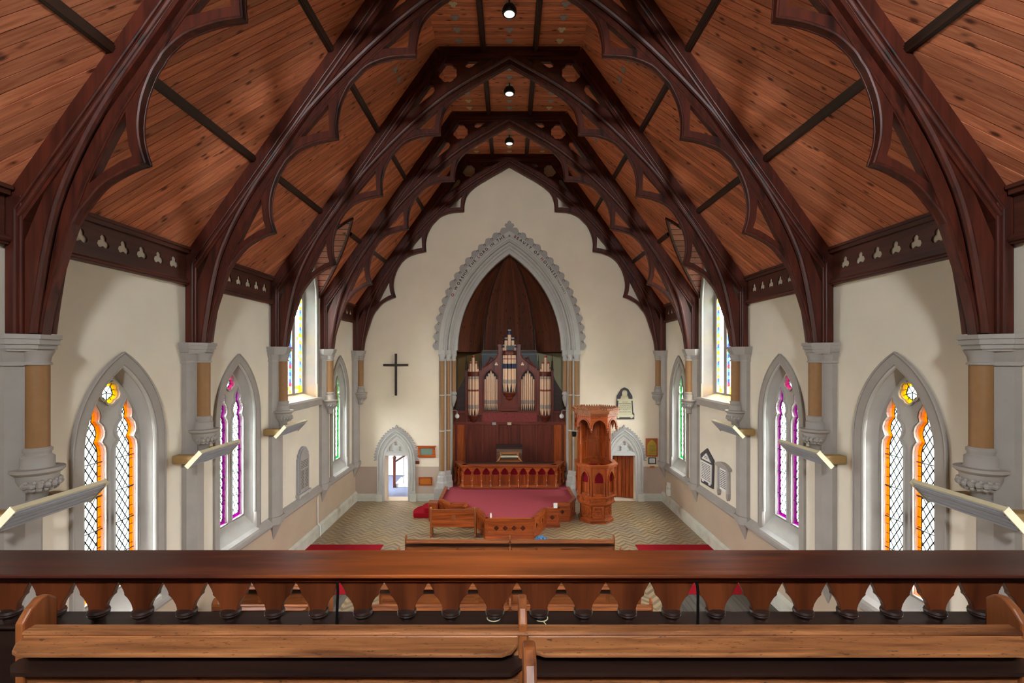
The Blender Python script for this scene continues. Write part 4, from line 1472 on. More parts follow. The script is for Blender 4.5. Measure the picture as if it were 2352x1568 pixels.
# small things left about
bt = MB().lathe([(.03, 0), (.035, .02), (.035, .10), (.02, .13), (.02, .15), (0, .15)], (-.63, 16.02, .69), 10).build('white_bottle', 'white', None, True)
tag(bt, 'small white bottle standing on the dais coping', 'bottle')
bx = MB().box(1.60, 1.74, 17.02, 17.10, .69, .86).build('white_carton', 'white', None, bevel=.01)
tag(bx, 'small white carton on the corner of the dais coping', 'carton')
M['blue_bag'] = plain('crumpled_blue_plastic', C(40, 110, 160), .35, 0, .6, 14, .4)
mb = MB()
for i in range(9):
    a = i * 2.4
    r = .05 + .018 * i
    q = random.uniform(.05, .09)
    mb.lathe([(0, -q), (q * .9, -q * .4), (q * 1.1, .01), (q * .7, q * .5), (q * .2, q * .9), (0, q)], (1.02 + r * math.cos(a) * 1.1, 15.72 + r * math.sin(a) * .8, q + .0), 7, rot=a)
tag(mb.build('plastic_bag', 'blue_bag'), 'crumpled blue plastic bag lying on the floor by the dais', 'bag')

# ================================================================== PULPIT
pu = thing('pulpit', 'tall octagonal oak pulpit with arcaded drum, panelled back and carved canopy', 'pulpit', (3.29, 17.95, 0))
PC = (3.29, 17.95)


def octa(r, rot=PI / 8):
    return [(PC[0] + r * math.cos(rot + PI / 4 * i), PC[1] + r * math.sin(rot + PI / 4 * i)) for i in range(8)]


def oring(r, z0, z1, name, mat='mahog_x', hole=None):
    MB().fret(octa(r), [octa(hole)] if hole else [], z0, z1, PX).build(name, mat, pu)


ROT = PI / 8
oring(.68, 0, .10, 'plinth')
oring(.64, .10, .16, 'base_moulding')
oring(.59, .16, .66, 'base')
oring(.66, .66, .71, 'base_moulding')
oring(.74, .71, .76, 'base_moulding')
oring(.70, .76, .98, 'lower_drum')
oring(.78, .98, 1.03, 'drum_sill')
oring(.72, 1.0, 1.06, 'drum_floor', 'carpet')
oring(.80, 2.06, 2.16, 'desk_rail', 'mahog_x', .64)
oring(.84, 2.13, 2.18, 'desk_rail', 'mahog_x', .66)


def face_frame(i, r, zoff=0):
    a, b = [Vector((*p, 0)) for p in (octa(r)[i], octa(r)[(i + 1) % 8])]
    t = (b - a).normalized()
    nrm = Vector((t.y, -t.x, 0))
    L = (b - a).length
    return L, (lambda u, v, w: tuple(a + t * (u + L / 2) + nrm * w + Vector((0, 0, v))))


for i in range(8):
    L, Q = face_frame(i, .59)
    h = L / 2
    if i in (3, 4, 5, 6, 7, 0):
        bp = MB().fret([(-h + .03, .20), (h - .03, .20), (h - .03, .63), (-h + .03, .63)], [[(-h + .09, .26), (h - .09, .26), (h - .09, .57), (-h + .09, .57)]], 0, .025, Q).build('base_panel', 'mahog_x', pu)
        MB().fret(foil(0, .415, .12, 4, .5, 0, 6), [foil(0, .415, .085, 4, .5, 0, 6)], 0, .02, Q).build('quatrefoil', 'mahog_z', bp)
    L, Q = face_frame(i, .70)
    h = L / 2
    for u in (-.13, .13):
        MB().fret(foil(u, .86, .075, 3, .5, PI / 2, 6), [foil(u, .86, .045, 3, .5, PI / 2, 6)], 0, .015, Q).build('trefoil', 'mahog_z', pu)
    L, Q = face_frame(i, .74)
    h = L / 2
    if True:
        dp = MB().fret([(-h, 1.03), (h, 1.03), (h, 2.06), (-h, 2.06)], [arch(.17, 1.62, 1.92, 1.12, 6)], -.07, 0, Q).build('drum_panel', 'mahog_z', pu)
        MB().fret([(-.18, 1.08), (.18, 1.08), (.18, 1.96), (-.18, 1.96)], [], -.10, -.08, Q).build('red_cloth', 'velvet', dp)
        MB().fret([(-.17, 1.10), (.17, 1.10), (.17, 1.50), (-.17, 1.50)], [], -.08, -.07, Q).build('inner_panel', 'mahog_z', dp)
        MB().fret(arch(.21, 1.62, 1.99, 1.55, 6) + arch(.17, 1.62, 1.92, 1.55, 6)[::-1], [], 0, .03, Q).build('arch_moulding', 'mahog_x', dp)
        for u in (-.19, .19):
            c = Q(u, 0, .03)
            MB().lathe([(.035, 1.06), (.035, 1.10), (.02, 1.13), (.02, 1.28), (.03, 1.30), (.02, 1.32), (.02, 1.52), (.035, 1.56), (.035, 1.60)], c, 8).build('colonnette', 'mahog_z', dp, True)
        c = Q(h, 0, .0)
        MB().lathe([(.04, 1.03), (.03, 1.08), (.03, 2.0), (.05, 2.06)], c, 8).build('corner_shaft', 'mahog_z', pu, True)
    # back panels
    L, Q = face_frame(i, .70)
    h = L / 2
    if i in (0, 1, 2, 3):
        bk = MB().fret([(-h, 2.10), (h, 2.10), (h, 3.75), (-h, 3.75)], [], -.05, 0, Q).build('back_panel', 'mahog_z', pu)
        for z0, z1 in ((2.18, 2.90), (3.0, 3.68)):
            MB().fret([(-h + .02, z0), (h - .02, z0), (h - .02, z1), (-h + .02, z1)], [[(-h + .09, z0 + .07), (h - .09, z0 + .07), (h - .09, z1 - .07), (-h + .09, z1 - .07)]], -.085, -.05, Q).build('panel_frame', 'mahog_z', bk)
        MB().lathe([(.045, 2.1), (.03, 2.16), (.03, 2.86), (.045, 2.90), (.03, 2.94), (.03, 3.6), (.05, 3.66)], Q(h, 0, -.03), 8).build('corner_shaft', 'mahog_z', pu, True)
    # canopy
    L, Q = face_frame(i, .80)
    h = L / 2
    cn = MB().fret([(-h, 3.55), (-h + .05, 3.55)] + [(u, v) for u, v in arch(h - .06, 3.58, 3.86, 3.56, 6)] + [(h - .05, 3.55), (h, 3.55), (h, 4.02), (-h, 4.02)], [], -.05, 0, Q).build('canopy_arch', 'mahog_x', pu)
    MB().fret(arch(h - .04, 3.58, 3.89, 3.56, 6) + arch(h - .07, 3.58, 3.84, 3.56, 6)[::-1], [], 0, .025, Q).build('arch_moulding', 'mahog_x', cn)
    for k in range(7):
        u = -h + L * (k + .5) / 7
        MB().fret([(u - .025, 3.93), (u + .025, 3.93), (u + .025, 3.97), (u - .025, 3.97)], [], 0, .02, Q).build('dentil', 'mahog_z', cn)
    MB().lathe([(0, 3.38), (.02, 3.40), (.015, 3.44), (.05, 3.48), (.03, 3.51), (.06, 3.54), (.06, 3.57)], Q(h, 0, -.02), 8).build('pendant', 'mahog_z', pu, True)
oring(.84, 4.02, 4.08, 'cornice', 'oak_x', .70)
oring(.90, 4.08, 4.16, 'cornice', 'oak_x', .74)
oring(.93, 4.16, 4.20, 'cornice', 'oak_x', .80)
for i in range(8):
    L, Q = face_frame(i, .91)
    for k in range(7):
        u = -L / 2 + L * (k + .5) / 7
        MB().fret(foil(u, 4.235, .045, 3, .5, PI / 2, 4), [], -.05, -.02, Q).build('cresting', 'oak_z', pu)
oring(.76, 3.96, 4.0, 'canopy_board', 'dark')
for a in (0, 1):
    MB().obox((PC[0] - .1 + .2 * a, PC[1] - .1, 4.10), (1, .5 - a, 0), (0, 1, 0), (0, 0, 1), .35, .02, .03).build('canopy_batten', 'grey', pu)
c0 = thing('spotlight', 'small black and silver spotlight clamped to the pulpit side', 'spotlight', (2.38, 17.8, 3.2))
MB().tube([(2.62, 17.78, 3.35), (2.50, 17.74, 3.33)], .02, 8).build('arm', 'grey', c0)
MB().lathe([(.06, -.08), (.085, -.02), (.085, .09), (.04, .11)], (2.44, 17.72, 3.24), 12).build('lamp_head', 'iron', c0, True)


# ================================================================== PIPE ORGAN (front at 21.8 m)
YO = 21.80
KO = YO / 1080.0


def O(u, v):
    return u * KO, EYE + v * KO


og = thing('pipe_organ', 'pipe organ with red oak case, stencilled cream pipes and three corbelled towers', 'organ', (0, YO, .58))
M['pipe'] = plain('cream_pipe', C(228, 188, 154), .45, .0, .05, 8)
M['pipe_blue'] = plain('navy_pipe_band', C(24, 28, 66), .45, 0, .1, 8)
M['pipe_red'] = plain('red_pipe_band', C(150, 60, 34), .45, 0, .1, 8)
M['pipe_grey'] = plain('grey_pipe_mouth', C(150, 140, 130), .45, 0, .1, 8)
M['stencil'] = plain('red_stencilled_panel', C(122, 38, 34), .6, 0, .45, 26)
M['screen'] = plain('grey_blue_frame', C(134, 144, 146), .6, 0, .06, 3)
PO = lambda u, v, w: (u * KO, YO + w, EYE + v * KO)


def rect(u0, u1, v0, v1):
    return [(u0, v0), (u1, v0), (u1, v1), (u0, v1)]


# lower case: panels between stiles
MB().fret(rect(-134, 134, -262, -122), [], .06, .12, PO).build('case_back', 'organ_z', og)
cols = [-134, -122, -98, -62, -28, 0, 28, 62, 98, 122, 134]
for a, b in zip(cols, cols[1:]):
    w = .035 if abs(a + b) < 80 else .0
    pn = MB().fret(rect(a + 1.6, b - 1.6, -250, -152), [], .02 + w, .06, PO).build('case_panel', 'mahog_z' if abs(a) == 122 or abs(b) == 122 else 'organ_z', og)
for u in cols:
    MB().fret(rect(u - 2.6, u + 2.6, -262, -123), [], -.02, .06, PO).build('stile', 'organ_z', og, bevel=.008)
for v0, v1 in ((-258, -248), (-153, -146), (-126, -121)):
    MB().fret(rect(-134, 134, v0, v1), [], -.03, .06, PO).build('case_rail', 'organ_x', og, bevel=.008)
MB().fret(rect(-62, 62, -146, -126), [], -.045, .06, PO).build('stencilled_panel', 'stencil', og)
for u, c in ((-35, 'grey'), (0, 'tablet')):
    MB().fret(rect(u - 4.5, u + 4.5, -153, -147.5), [], -.055, -.03, PO).build('maker_plate', c, og)
# dark boarded wings with curved tops
for s in (-1, 1):
    q = [(-134, -123), (-99, -123), (-99, -32), (-105, -50), (-112, -62), (-122, -78), (-134, -90)]
    MB().fret([(s * -u, v) for u, v in q], [], .04, .07, PO).build('wing_board', 'dark', og)
# upper case front
cf = [(-64, -123), (64, -123), (64, -24), (57, -21), (44, -12), (32, -2), (25, 10), (23, 24), (-23, 24), (-25, 10), (-32, -2), (-44, -12), (-57, -21), (-64, -24)]
fl = []
for s in (-1, 1):
    a = [(s * 42.5 + u, v) for u, v in arch(17, -52, -27, -121, 8)]
    fl.append(a)
ctr = rect(-17, 17, -78, 10)
cfr = MB().fret(cf, fl + [ctr], -.02, .06, PO).build('case_front', 'organ_z', og)
for s in (-1, 1):
    MB().tube([PO(s * u, v, -.02) for u, v in [(62, -22), (57, -20), (44, -11), (32, -1), (25, 11), (23.5, 30)]], .035, 6).build('crest_moulding', 'organ_x', cfr, True)
    MB().tube([PO(s * u, v, -.02) for u, v in [(36, -1), (43, 3), (50, -10), (57, -19)]], .03, 6).build('crest_bracket', 'organ_x', cfr, True)
    MB().fret(foil(s * 30, -14, 4.2, 3, .5, PI / 2, 5), [], -.03, -.02, PO).build('trefoil_boss', 'pipe', cfr)
    MB().tube([PO(u, v, -.02) for u, v in [(s * 42.5 + a, b) for a, b in arch(17.5, -52, -26, -120, 8)]], .03, 6).build('flat_moulding', 'organ_z', cfr, True)
    MB().fret(rect(s * 22 - 3.2, s * 22 + 3.2, -112, 30), [], -.06, .05, PO).fret(rect(s * 22 - 4.2, s * 22 + 4.2, 26, 31), [], -.08, .05, PO).build('case_stile', 'organ_z', cfr, bevel=.006)
MB().fret(rect(-64, 64, -123, 8), [], .30, .32, PO).build('pipe_backing', 'black', og)
MB().fret(rect(-20, 20, -123, -108), [], -.03, .05, PO).build('centre_panel', 'organ_x', og)


def pipe(c, r, z0, zm, z1, bands, n=12):
    """speaking pipe with conical foot, mouth and painted bands"""
    zf = zm
    o = MB().lathe([(r * .22, z0), (r, zf), (r, z1 - .01), (r * .92, z1)], c, n).build('pipe', 'pipe', og, True)
    MB().lathe([(r * 1.02, zf), (r * 1.05, zf + .02), (r * 1.05, zf + .13), (r * 1.02, zf + .18)], c, 8, a0=-PI * .78, a1=-PI * .22).build('pipe_mouth', 'pipe_grey', o, True)
    for b0, b1, m in bands:
        MB().lathe([(r * 1.03, b0), (r * 1.03, b1)], c, n).build('pipe_band', m, o, True)
    return o


# flats of seven pipes
for s in (-1, 1):
    for k in range(7):
        u = s * 42.5 + (k - 3) * 4.65
        top = -52 + 24 * (1 - abs(k - 3) / 3.6) if True else 0
        pipe((u * KO, YO + .14, 0), 1.95 * KO, EYE - 121 * KO, EYE - 106 * KO, EYE + (top - 1) * KO, [])
    # post between the flats and the tower
# towers
def tower(uc, hw, foot, mouth, tops, crown, blue, base, tip, rims):
    d = hw * KO
    for k, (a, top) in enumerate(tops):
        x, y = uc * KO + d * .78 * math.sin(a), YO + .02 - d * .62 * math.cos(a)
        r = hw * .215 * KO
        if k == 2:
            r *= 1.15
        z1 = EYE + top * KO
        bands = []
        if rims == 'blue':
            bands.append((z1 - (11 if k == 2 else 6) * KO, z1 - 1.2 * KO, 'pipe_blue'))
            bands.append((z1 - 1.2 * KO, z1 + .002, 'white'))
        else:
            bands.append((z1 - 5 * KO, z1 - .5 * KO, 'pipe_red'))
        for b0, b1, m in blue:
            bands.append((EYE + b0 * KO, EYE + b1 * KO, m))
        pipe((x, y, 0), r, EYE + foot * KO, EYE + mouth * KO, z1, bands)
    c = (uc * KO, YO + .04, 0)
    z = lambda v: EYE + v * KO
    MB().lathe([(d * 1.02, z(crown[0])), (d * 1.08, z(crown[0]) + .02), (d * 1.05, z(crown[1]) - .02), (d * 1.08, z(crown[1]))], c, 12, a0=PI, a1=2 * PI).build('tower_crown', 'organ_x', og, True)
    h = base[0] - base[1]
    MB().lathe([(0, z(tip)), (d * .10, z(tip) + .05), (d * .22, z(base[1])), (d * .50, z(base[1]) + h * .12 * KO), (d * .62, z(base[1]) + h * .3 * KO), (d * .62, z(base[1]) + h * .38 * KO), (d * .9, z(base[1]) + h * .62 * KO), (d * .92, z(base[1]) + h * .75 * KO), (d * 1.12, z(base[0]) - .04), (d * 1.12, z(base[0]))], c, 12).build('tower_corbel', 'organ_x', og, True)


A5 = [-1.25, -.66, 0, .66, 1.25]
tower(0, 16, -79, -58, list(zip(A5, (30, 46, 64, 46, 30))), (7, 17), [(-24, -13, 'pipe_blue'), (-3, -1, 'pipe_red')], (-78, -97), -109, 'blue')
for s in (-1, 1):
    tower(s * 82.5, 13, -132, -116, list(zip(A5, (-20, -8, 6, -8, -20))), (-42, -31), [(-76, -72, 'pipe_red'), (-48, -44, 'pipe_grey')], (-131, -148), -157, 'red')
    for u in (66.5, 98.5):
        MB().fret(rect(s * u - 2.8, s * u + 2.8, -131, -28), [], -.05, .06, PO).build('case_stile', 'organ_z', og, bevel=.006)
        z = lambda v: EYE + v * KO
        MB().lathe([(.06, z(-28)), (.07, z(-27)), (.05, z(-25)), (.035, z(-10)), (.045, z(-9)), (.02, z(-5)), (.012, z(6)), (0, z(8))], (s * u * KO, YO + .0, 0), 8).build('pinnacle', 'dark', og, True)
# pale screen frame in the shade behind the organ
fr = thing('screen_frame', 'grey painted window frame behind the top of the organ', 'window frame', (0, 22.9, 5.0))
MB().fret([(-1.34, 4.6), (1.30, 4.6), (1.30, 6.34), (-1.34, 6.34)], [[(-1.16, 4.7), (1.12, 4.7), (1.12, 6.02), (-1.16, 6.02)]], 22.86, 22.98, lambda u, v, w: (u, w, v)).build('frame', 'screen', fr)
MB().box(-1.2, 1.2, 22.84, 22.9, 6.08, 6.14).build('head_moulding', 'white', fr)
MB().box(-1.2, 1.2, 22.95, 23.0, 4.7, 6.05).build('pane', 'black', fr)
tag(MB().box(-.14, .22, YO - .55, YO - .34, EYE + 17 * KO, EYE + 28 * KO).build('black_speaker', 'black', None, bevel=.01), 'small black speaker box hung before the middle organ pipes', 'speaker')

# console with music desk
M['console_x'] = wood('faded_console_oak', C(84, 58, 46), C(128, 94, 76), 0, .5, .3, 9, .1)
M['desk_oak'] = wood('golden_desk_oak', C(140, 84, 44), C(190, 124, 72), 0, .45, .3, 9, .1)
cs = thing('organ_console', 'small brown organ console with curved music desk and bench', 'console', (0, 21.1, .58))
KC = 21.1 / 1080
z = lambda v: EYE + v * KC
x = lambda u: u * KC
MB().box(x(-29), x(29), 21.1, 21.6, .58, z(-208)).build('body', 'console_x', cs)
MB().box(x(-30), x(30), 21.05, 21.62, z(-208), z(-203)).build('lid', 'dark', cs)
MB().box(x(-22), x(22), 20.98, 21.0, z(-219), z(-215)).build('desk_rail', 'desk_oak', cs)
for s in (-1, 1):
    MB().tube([(s * x(20), 20.97, z(-217)), (s * x(19), 20.95, z(-222)), (s * x(23), 20.92, z(-230)), (s * x(28), 20.90, z(-236)), (s * x(28.5), 20.90, z(-245))], .04, 6).build('desk_bracket', 'desk_oak', cs, True)
MB().box(x(-20), x(20), 20.9, 21.1, z(-226), z(-223)).build('keyboard', 'tablet', cs)
MB().box(x(-24), x(24), 20.8, 21.1, z(-235), z(-232)).build('key_slip', 'oak_x', cs)
MB().box(x(-21), x(21), 20.45, 20.75, z(-242), z(-238)).box(x(-20), x(20), 20.5, 20.55, .58, z(-241)).build('bench', 'oak_x', cs)

# arcaded rail in front of the organ
CR = [(-2.36, 20.85), (-1.98, 20.08), (1.98, 20.08), (2.36, 20.85)]
cr = thing('arcaded_rail', 'oak rail with a row of pointed arches over crimson cloth, on the dais', 'rail', (0, 20.1, .585))
for k, (a, b) in enumerate(zip(CR, CR[1:])):
    a, b = Vector((*a, 0)), Vector((*b, 0))
    t = (b - a).normalized()
    nrm = Vector((t.y, -t.x, 0))
    L = (b - a).length
    Q = lambda u, v, w, a=a, t=t, nrm=nrm: tuple(a + t * u + nrm * w + Vector((0, 0, v)))
    n = 10 if k == 1 else 2
    st = L / n
    hs = [[(st * (i + .5) + u, v) for u, v in arch(st * .43, 1.12, 1.44, .70, 6)] for i in range(n)]
    ar = MB().fret([(0, .60), (L, .60), (L, 1.50), (0, 1.50)], hs, -.03, .03, Q).build('arcade', 'mahog_x', cr)
    for i in range(n):
        MB().fret(rect(st * i + .02, st * (i + 1) - .02, .64, 1.12), [], -.10, -.07, Q).build('panel', 'mahog_z', cr)
        MB().fret(rect(st * i + .01, st * (i + 1) - .01, 1.12, 1.47), [], -.10, -.085, Q).build('red_cloth', 'velvet', cr)
    for i in range(n + 1):
        c = Q(st * i, 0, .05)
        MB().lathe([(.055, .62), (.055, .68), (.03, .71), (.03, .86), (.048, .89), (.03, .92), (.03, 1.10), (.055, 1.14), (.055, 1.18), (.035, 1.20), (.05, 1.30)], c, 8).build('colonnette', 'mahog_z', cr, True)
    MB().fret([(-.03, .585), (L + .03, .585), (L + .03, .63), (-.03, .63)], [], -.12, .10, Q).build('plinth', 'mahog_x', cr)
    MB().fret([(-.04, 1.49), (L + .04, 1.49), (L + .04, 1.56), (-.04, 1.56)], [], -.22, .09, Q).build('rail_top', 'mahog_x', cr, bevel=.01)
MB().fret([(-2.25, 20.75), (-1.9, 20.2), (1.9, 20.2), (2.25, 20.75)], [], 1.50, 1.54, lambda u, v, w: (u, v, w)).build('desk_top', 'dark', cr)

# globe lamps on brackets either side of the organ
for s, nm in ((-1, 'cross'), (1, 'pulpit')):
    g = thing('globe_lamp', 'white glass globe lamp on a bracket, on the %s side of the organ' % nm, 'lamp', (s * 2.38, 21.2, 3.7), 'globe lamps beside the organ')
    r = .105
    c = (s * 2.36, 21.2, 3.50)
    MB().lathe([(r * math.sin(PI * i / 10), -r * math.cos(PI * i / 10)) for i in range(11)], c, 16).build('globe', 'white', g, True)
    MB().tube([(s * 2.36, 21.2, 3.62), (s * 2.36, 21.2, 3.74), (s * 2.45, 21.2, 3.78), (s * 2.575, 21.2, 3.75)], .014, 6).build('bracket', 'grey', g, True)
    MB().lathe([(.03, 3.60), (.05, 3.60), (.03, 3.65)], (s * 2.36, 21.2, 0), 10).build('gallery_ring', 'grey', g, True)

# ================================================================== THINGS ON THE CHANCEL WALL
PE = lambda u, v, w: (u * KE, END - .012 + w, EYE + v * KE)
cx = thing('cross', 'plain dark wooden cross on the chancel wall', 'cross', (-4.85, END, 4.5))
MB().fret(rect(-262.5, -257.5, -86, 10), [], -.07, -.015, PE).build('upright', 'dark', cx, bevel=.006)
MB().fret(rect(-289, -232, -18.5, -13.5), [], -.072, -.02, PE).build('crossbar', 'dark', cx, bevel=.006)
MB().fret(rect(-262, -258, -40, -30), [], -.02, 0, PE).build('wall_fixing', 'iron', cx)

d = thing('framed_plaque', 'trapezoid wooden frame with green panel beside the open doorway', 'plaque', (-3.55, END, 1.85))
MB().fret([(-211, -228), (-169, -228), (-171, -202), (-209, -202)], [[(-205, -222), (-176, -222), (-176, -207), (-205, -207)]], -.05, 0, PE).build('frame', 'mahog_x', d, bevel=.006)
M['green_baize'] = plain('green_panel', C(104, 122, 104), .8, 0, .08, 20)
MB().fret(rect(-205, -176, -222, -207), [], -.02, -.005, PE).build('panel', 'green_baize', d)
MB().fret(rect(-212, -168, -203.5, -201), [], -.06, 0, PE).build('cornice', 'mahog_x', d)
tag(MB().fret(rect(-217, -207, -243, -236), [], -.025, 0, PE).build('small_plate', 'organ_x'), 'small brown plate beside the doorway jamb', 'plate')
d = thing('wooden_plaque', 'low orange brown wooden plaque on the dado near the steps', 'plaque', (-3.57, END, .7))
MB().fret(rect(-208, -177, -292, -273), [rect(-205, -180, -289, -276)], -.035, 0, PE).build('frame', 'mahog_x', d)
M['orange_ply'] = plain('orange_varnish', C(176, 100, 30), .4, 0, .08, 30)
MB().fret(rect(-205, -180, -289, -276), [], -.02, -.008, PE).build('panel', 'orange_ply', d)

d = thing('marble_tablet', 'marble memorial tablet with draped urn on pointed dark slate', 'tablet', (4.93, END, 3.5))
MB().fret([(242, -140), (286, -140), (286.5, -128), (284, -124), (282, -87), (272.5, -71), (264, -67), (256, -71), (246, -87), (244, -124), (242, -128)], [], -.04, 0, PE).build('slate_back', 'slate', d, bevel=.006)
MB().fret([(248, -128), (281, -128), (279, -96), (249.5, -96)], [], -.075, -.04, PE).build('inscription_panel', 'tablet', d, bevel=.006)
MB().fret(rect(247, -0 + 281.5, -97.5, -93.5), [], -.10, -.04, PE).build('cornice', 'tablet', d)
MB().fret([(245, -135), (284, -135), (284, -131), (281, -128), (248, -128), (245, -131)], [], -.10, -.04, PE).build('base', 'tablet', d, bevel=.006)
for u in (248.5, 279):
    MB().lathe([(0, -138.5 * KE), (3 * KE, -137 * KE), (3 * KE, -135 * KE)], (u * KE, END - .07, EYE), 8).build('foot', 'tablet', d)
MB().lathe([(10 * KE, -93.5 * KE), (10 * KE, -91.5 * KE), (8.5 * KE, -91.5 * KE), (9 * KE, -89 * KE), (6 * KE, -85 * KE), (6.5 * KE, -80 * KE), (6 * KE, -77 * KE), (4 * KE, -74.5 * KE), (1.2 * KE, -74 * KE), (1.2 * KE, -72.5 * KE), (0, -71.5 * KE)], (264 * KE, END - .03, EYE), 10, a0=PI, a1=2 * PI).build('draped_urn', 'tablet', d, True)


def text_lines(d, rows, P_, w, name='inscription'):
    """rows of engraved lettering too small to read, each a broken line of short strokes"""
    mb = MB()
    for u0, u1, v, h in rows:
        u = u0
        while u < u1:
            l = random.uniform(.06, .16) * (u1 - u0)
            mb.fret(rect(u, min(u + l, u1), v, v + h), [], w - .002, w, P_)
            u += l + .03 * (u1 - u0)
    o = mb.build(name, 'ink', d)
    o['kind'] = 'stuff'


text_lines(d, [(258, 270, -101, .9), (250.5, 277.5, -105, 1.2), (252, 277, -108.5, .8), (250.5, 278, -112, .8), (250.5, 278, -114, .7), (250, 278.5, -117, .8), (258, 270, -119, .6), (252, 278, -123.5, 1)], PE, -.075)
d = thing('brass_plaque', 'pointed brass memorial plaque on a reddish wooden board', 'plaque', (6.2, END, 1.9))
MB().fret(rect(313, 340, -226, -184), [], -.04, 0, PE).build('board', 'mahog_z', d, bevel=.006)
MB().fret([(326.5 + u, v) for u, v in arch(10.5, -203, -187, -222.5, 8)], [], -.05, -.04, PE).build('brass_plate', 'brass', d)
text_lines(d, [(319.5, 333.5, -200 - 3 * k, .6) for k in range(7)], PE, -.051)
d = thing('framed_notice', 'small black framed paper notice below the brass plaque', 'notice', (6.2, END, 1.6))
MB().fret(rect(319, 336, -243, -228), [rect(321, 334, -241, -230)], -.03, 0, PE).build('frame', 'black', d)
MB().fret(rect(321, 334, -241, -230), [], -.015, -.005, PE).build('paper', 'white', d)
text_lines(d, [(323, 332.5, -232.5 - 1.7 * k, .5) for k in range(5)], PE, -.016)
tag(MB().fret(rect(322, 333, -252, -247.5), [], -.02, 0, PE).build('brass_strip', 'orange_ply'), 'tiny brown strip plate on the dado edge', 'plate')

# ================================================================== THINGS ON THE SIDE WALLS
def PS(s):
    return lambda u, v, w: (s * (W - .006 - w), u, v)


# left: tall grey tablet between the third and fourth columns
Pl = PS(-1)
d = thing('roll_of_honour', 'tall grey marble roll of honour tablet standing on the left string course', 'tablet', (-W, 14.95, 1.75))
yo = 14.95
b_ = [(-.40, 1.86), (.40, 1.86), (.40, 2.96), (.36, 3.0), (.36, 3.10), (.30, 3.14), (.22, 3.24), (.10, 3.30), (0, 3.32), (-.10, 3.30), (-.22, 3.24), (-.30, 3.14), (-.36, 3.10), (-.36, 3.0), (-.40, 2.96)]
MB().fret([(yo + u, v) for u, v in b_], [], 0, .06, Pl).build('back_slab', 'grey', d)
MB().fret([(yo + u, v) for u, v in arch(.31, 2.95, 3.26, 1.92, 8)], [], .06, .09, Pl).build('panel', 'stone', d)
text_lines(d, [(yo - .26, yo + .26, 2.86 - .05 * k, .018) for k in range(5)] + [(yo - .26, yo - .03, 2.56 - .045 * k, .018) for k in range(13)] + [(yo + .03, yo + .26, 2.56 - .045 * k, .018) for k in range(13)], Pl, .092)
MB().fret(rect(yo - .45, yo + .45, 1.80, 1.88), [], 0, .12, Pl).build('sill', 'stone_white', d)
for u in (-.34, .34):
    MB().fret(rect(yo + u - .06, yo + u + .06, 1.75, 1.82), [], 0, .10, Pl).build('bracket', 'stone_white', d)
Pr = PS(1)
d = thing('slate_tablet', 'white marble tablet on a five-sided black slate, right wall', 'tablet', (W, 15.7, 2.0))
yo = 15.62
MB().fret([(yo + u, v) for u, v in [(-.52, 2.50 + .32), (-.46, 1.92 - .02), (.46, 1.88), (.52, 2.84), (0, 3.12)]], [], 0, .04, Pr).build('slate_back', 'slate', d)
MB().fret([(yo + u, v) for u, v in [(-.38, 2.02), (.38, 2.02), (.42, 2.66), (-.42, 2.66)]], [], .04, .07, Pr).build('panel', 'white', d)
MB().fret([(yo + u, v) for u, v in [(-.36, 2.72), (.36, 2.72), (0, 2.96)]], [], .04, .07, Pr).build('pediment', 'white', d)
for u in (-.26, .26):
    MB().fret(rect(yo + u - .06, yo + u + .06, 1.96, 2.02), [], .04, .07, Pr).build('foot', 'white', d)
text_lines(d, [(yo - .34, yo + .34, 2.58 - .055 * k, .022) for k in range(10)] + [(yo - .14, yo + .14, 2.84 - .05 * k, .02) for k in range(2)], Pr, .072)
d = thing('pedimented_tablet', 'small white marble tablet with pediment and pilasters, right wall', 'tablet', (W, 14.35, 1.9))
yo = 14.38
MB().fret(rect(yo - .36, yo + .36, 2.06, 2.76), [], 0, .04, Pr).build('back_slab', 'stone', d)
MB().fret(rect(yo - .24, yo + .24, 2.06, 2.72), [], .04, .06, Pr).build('panel', 'white', d)
for u in (-.31, .31):
    MB().fret(rect(yo + u - .05, yo + u + .05, 2.06, 2.74), [], .04, .10, Pr).build('pilaster', 'stone_white', d)
    MB().fret([(yo + u - .06, 2.06), (yo + u + .06, 2.06), (yo + u + .05, 1.92), (yo + u, 1.84), (yo + u - .05, 1.92)], [], 0, .09, Pr).build('console_bracket', 'stone', d)
MB().fret([(yo - .46, 2.76), (yo + .46, 2.76), (yo + .46, 2.82), (yo + .25, 2.90), (yo, 2.93), (yo - .25, 2.90), (yo - .46, 2.82)], [], 0, .13, Pr).build('pediment', 'stone', d)
text_lines(d, [(yo - .20, yo + .20, 2.64 - .055 * k, .026) for k in range(10)], Pr, .062)
# conduit and sockets
cn = MB().tube([(-W + .04, 16.1, 1.40), (-W + .04, 16.1, .44), (-W + .12, 16.1, .38), (-W + .12, 16.1, .02)], .022, 8).build('conduit', 'white', None, True)
tag(cn, 'thin white conduit pipe running down the left dado', 'pipe')
sb = thing('switch_box', 'pair of grey electrical switch boxes low on the right wall', 'switch box', (W, 19.3, .5))
MB().box(W - .10, W - .012, 19.22, 19.42, .78, 1.0).build('upper_box', 'white', sb, bevel=.01)
MB().box(W - .12, W - .012, 19.20, 19.44, .48, .76).build('lower_box', 'white', sb, bevel=.01)
MB().box(W - .06, W - .012, 19.50, 19.60, .60, .82).build('side_box', 'white', sb, bevel=.008)
MB().tube([(W - .05, 19.52, .60), (W - .05, 19.52, .10)], .012, 6).build('cable', 'white', sb)


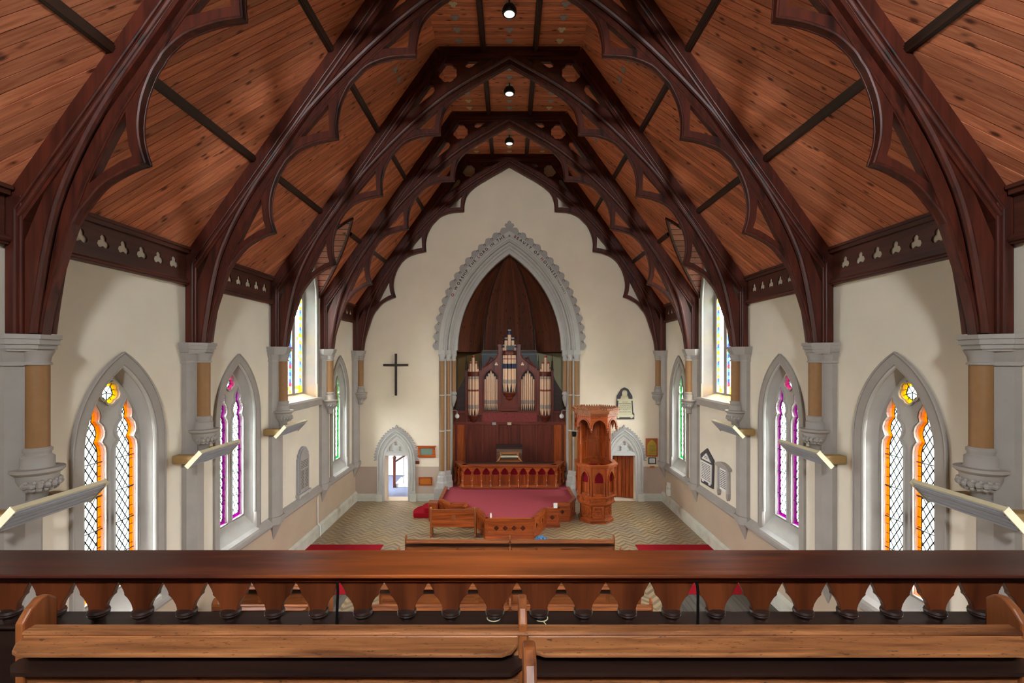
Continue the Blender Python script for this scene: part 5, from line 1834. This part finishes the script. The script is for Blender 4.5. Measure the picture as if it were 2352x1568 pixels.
# radiant heater panels below the corbels
M['heater_face'] = plain('ribbed_heater_panel', C(150, 152, 158), .4, 0, .06, 3)
M['heater_box'] = plain('tan_heater_bracket', C(160, 128, 78), .6, 0, .06, 5)
HP = ['nearest the gallery', 'second from the gallery', 'third from the gallery']
for s, nm in ((-1, 'left'), (1, 'right')):
    for i in range(3):
        yc = TR[i] - .02
        zc = 4.15
        h = thing('wall_heater', 'long tilted heater panel on the %s wall, %s' % (nm, HP[i]), 'heater', (s * 6.1, yc, zc), 'tilted heater panels below the columns')
        up = Vector((-s * .68, 0, .73)).normalized()       # across the panel, up and into the nave
        nr = Vector((-s * .73, 0, -.68)).normalized()      # its face, into the nave and down
        c = Vector((s * 6.06, yc, zc))
        ax = Vector((0, 1, 0))
        MB().obox(c - nr * .03, ax, up, nr, .66, .20, .03).build('housing', 'tablet', h, bevel=.006)
        MB().obox(c + nr * .004, ax, up, nr, .63, .17, .008).build('face', 'heater_face', h)
        for k in range(4):
            MB().obox(c + nr * .014 + up * (-.125 + .083 * k), ax, up, nr, .62, .014, .01).build('rib', 'heater_face', h)
        for e in (-1, 1):
            MB().obox(c + ax * (.655 * e) - nr * .02, ax, up, nr, .008, .205, .045).build('end_cap', 'tablet', h)
            q = c + ax * (.42 * e)
            MB().box(min(s * W, s * 6.16), max(s * W, s * 6.16), q.y - .10, q.y + .10, zc - .11, zc + .06).build('bracket', 'heater_box', h, bevel=.03)

# pendant lamps under the crown of the roof
LN = ['nearest the gallery', 'middle of the three', 'nearest the chancel']
for i in range(3):
    y = (TR[i + 1] + TR[i + 2]) / 2 - .12
    zl = 14.38
    l = thing('ceiling_lamp', 'round black rimmed ceiling lamp with pale disc, %s' % LN[i], 'lamp', (0, y, zl), 'round lamps along the ceiling crown')
    MB().lathe([(.165, .0), (.175, .02), (.175, .11), (.13, .19), (.04, .20)], (0, y, zl), 20).build('shade', 'black', l, True)
    if 'lamp_disc' not in M:
        M['lamp_disc'] = glow('faint_glow_disc', C(245, 240, 230), .5)  # faint glow added so the disc stays pale under the dark ceiling
    MB().lathe([(.0, -.012), (.09, -.008), (.135, .002), (.135, .02)], (0, y, zl), 20).build('diffuser', 'lamp_disc', l, True)
    MB().lathe([(.02, .19), (.02, .34)], (0, y, zl), 8).build('stem', 'black', l)
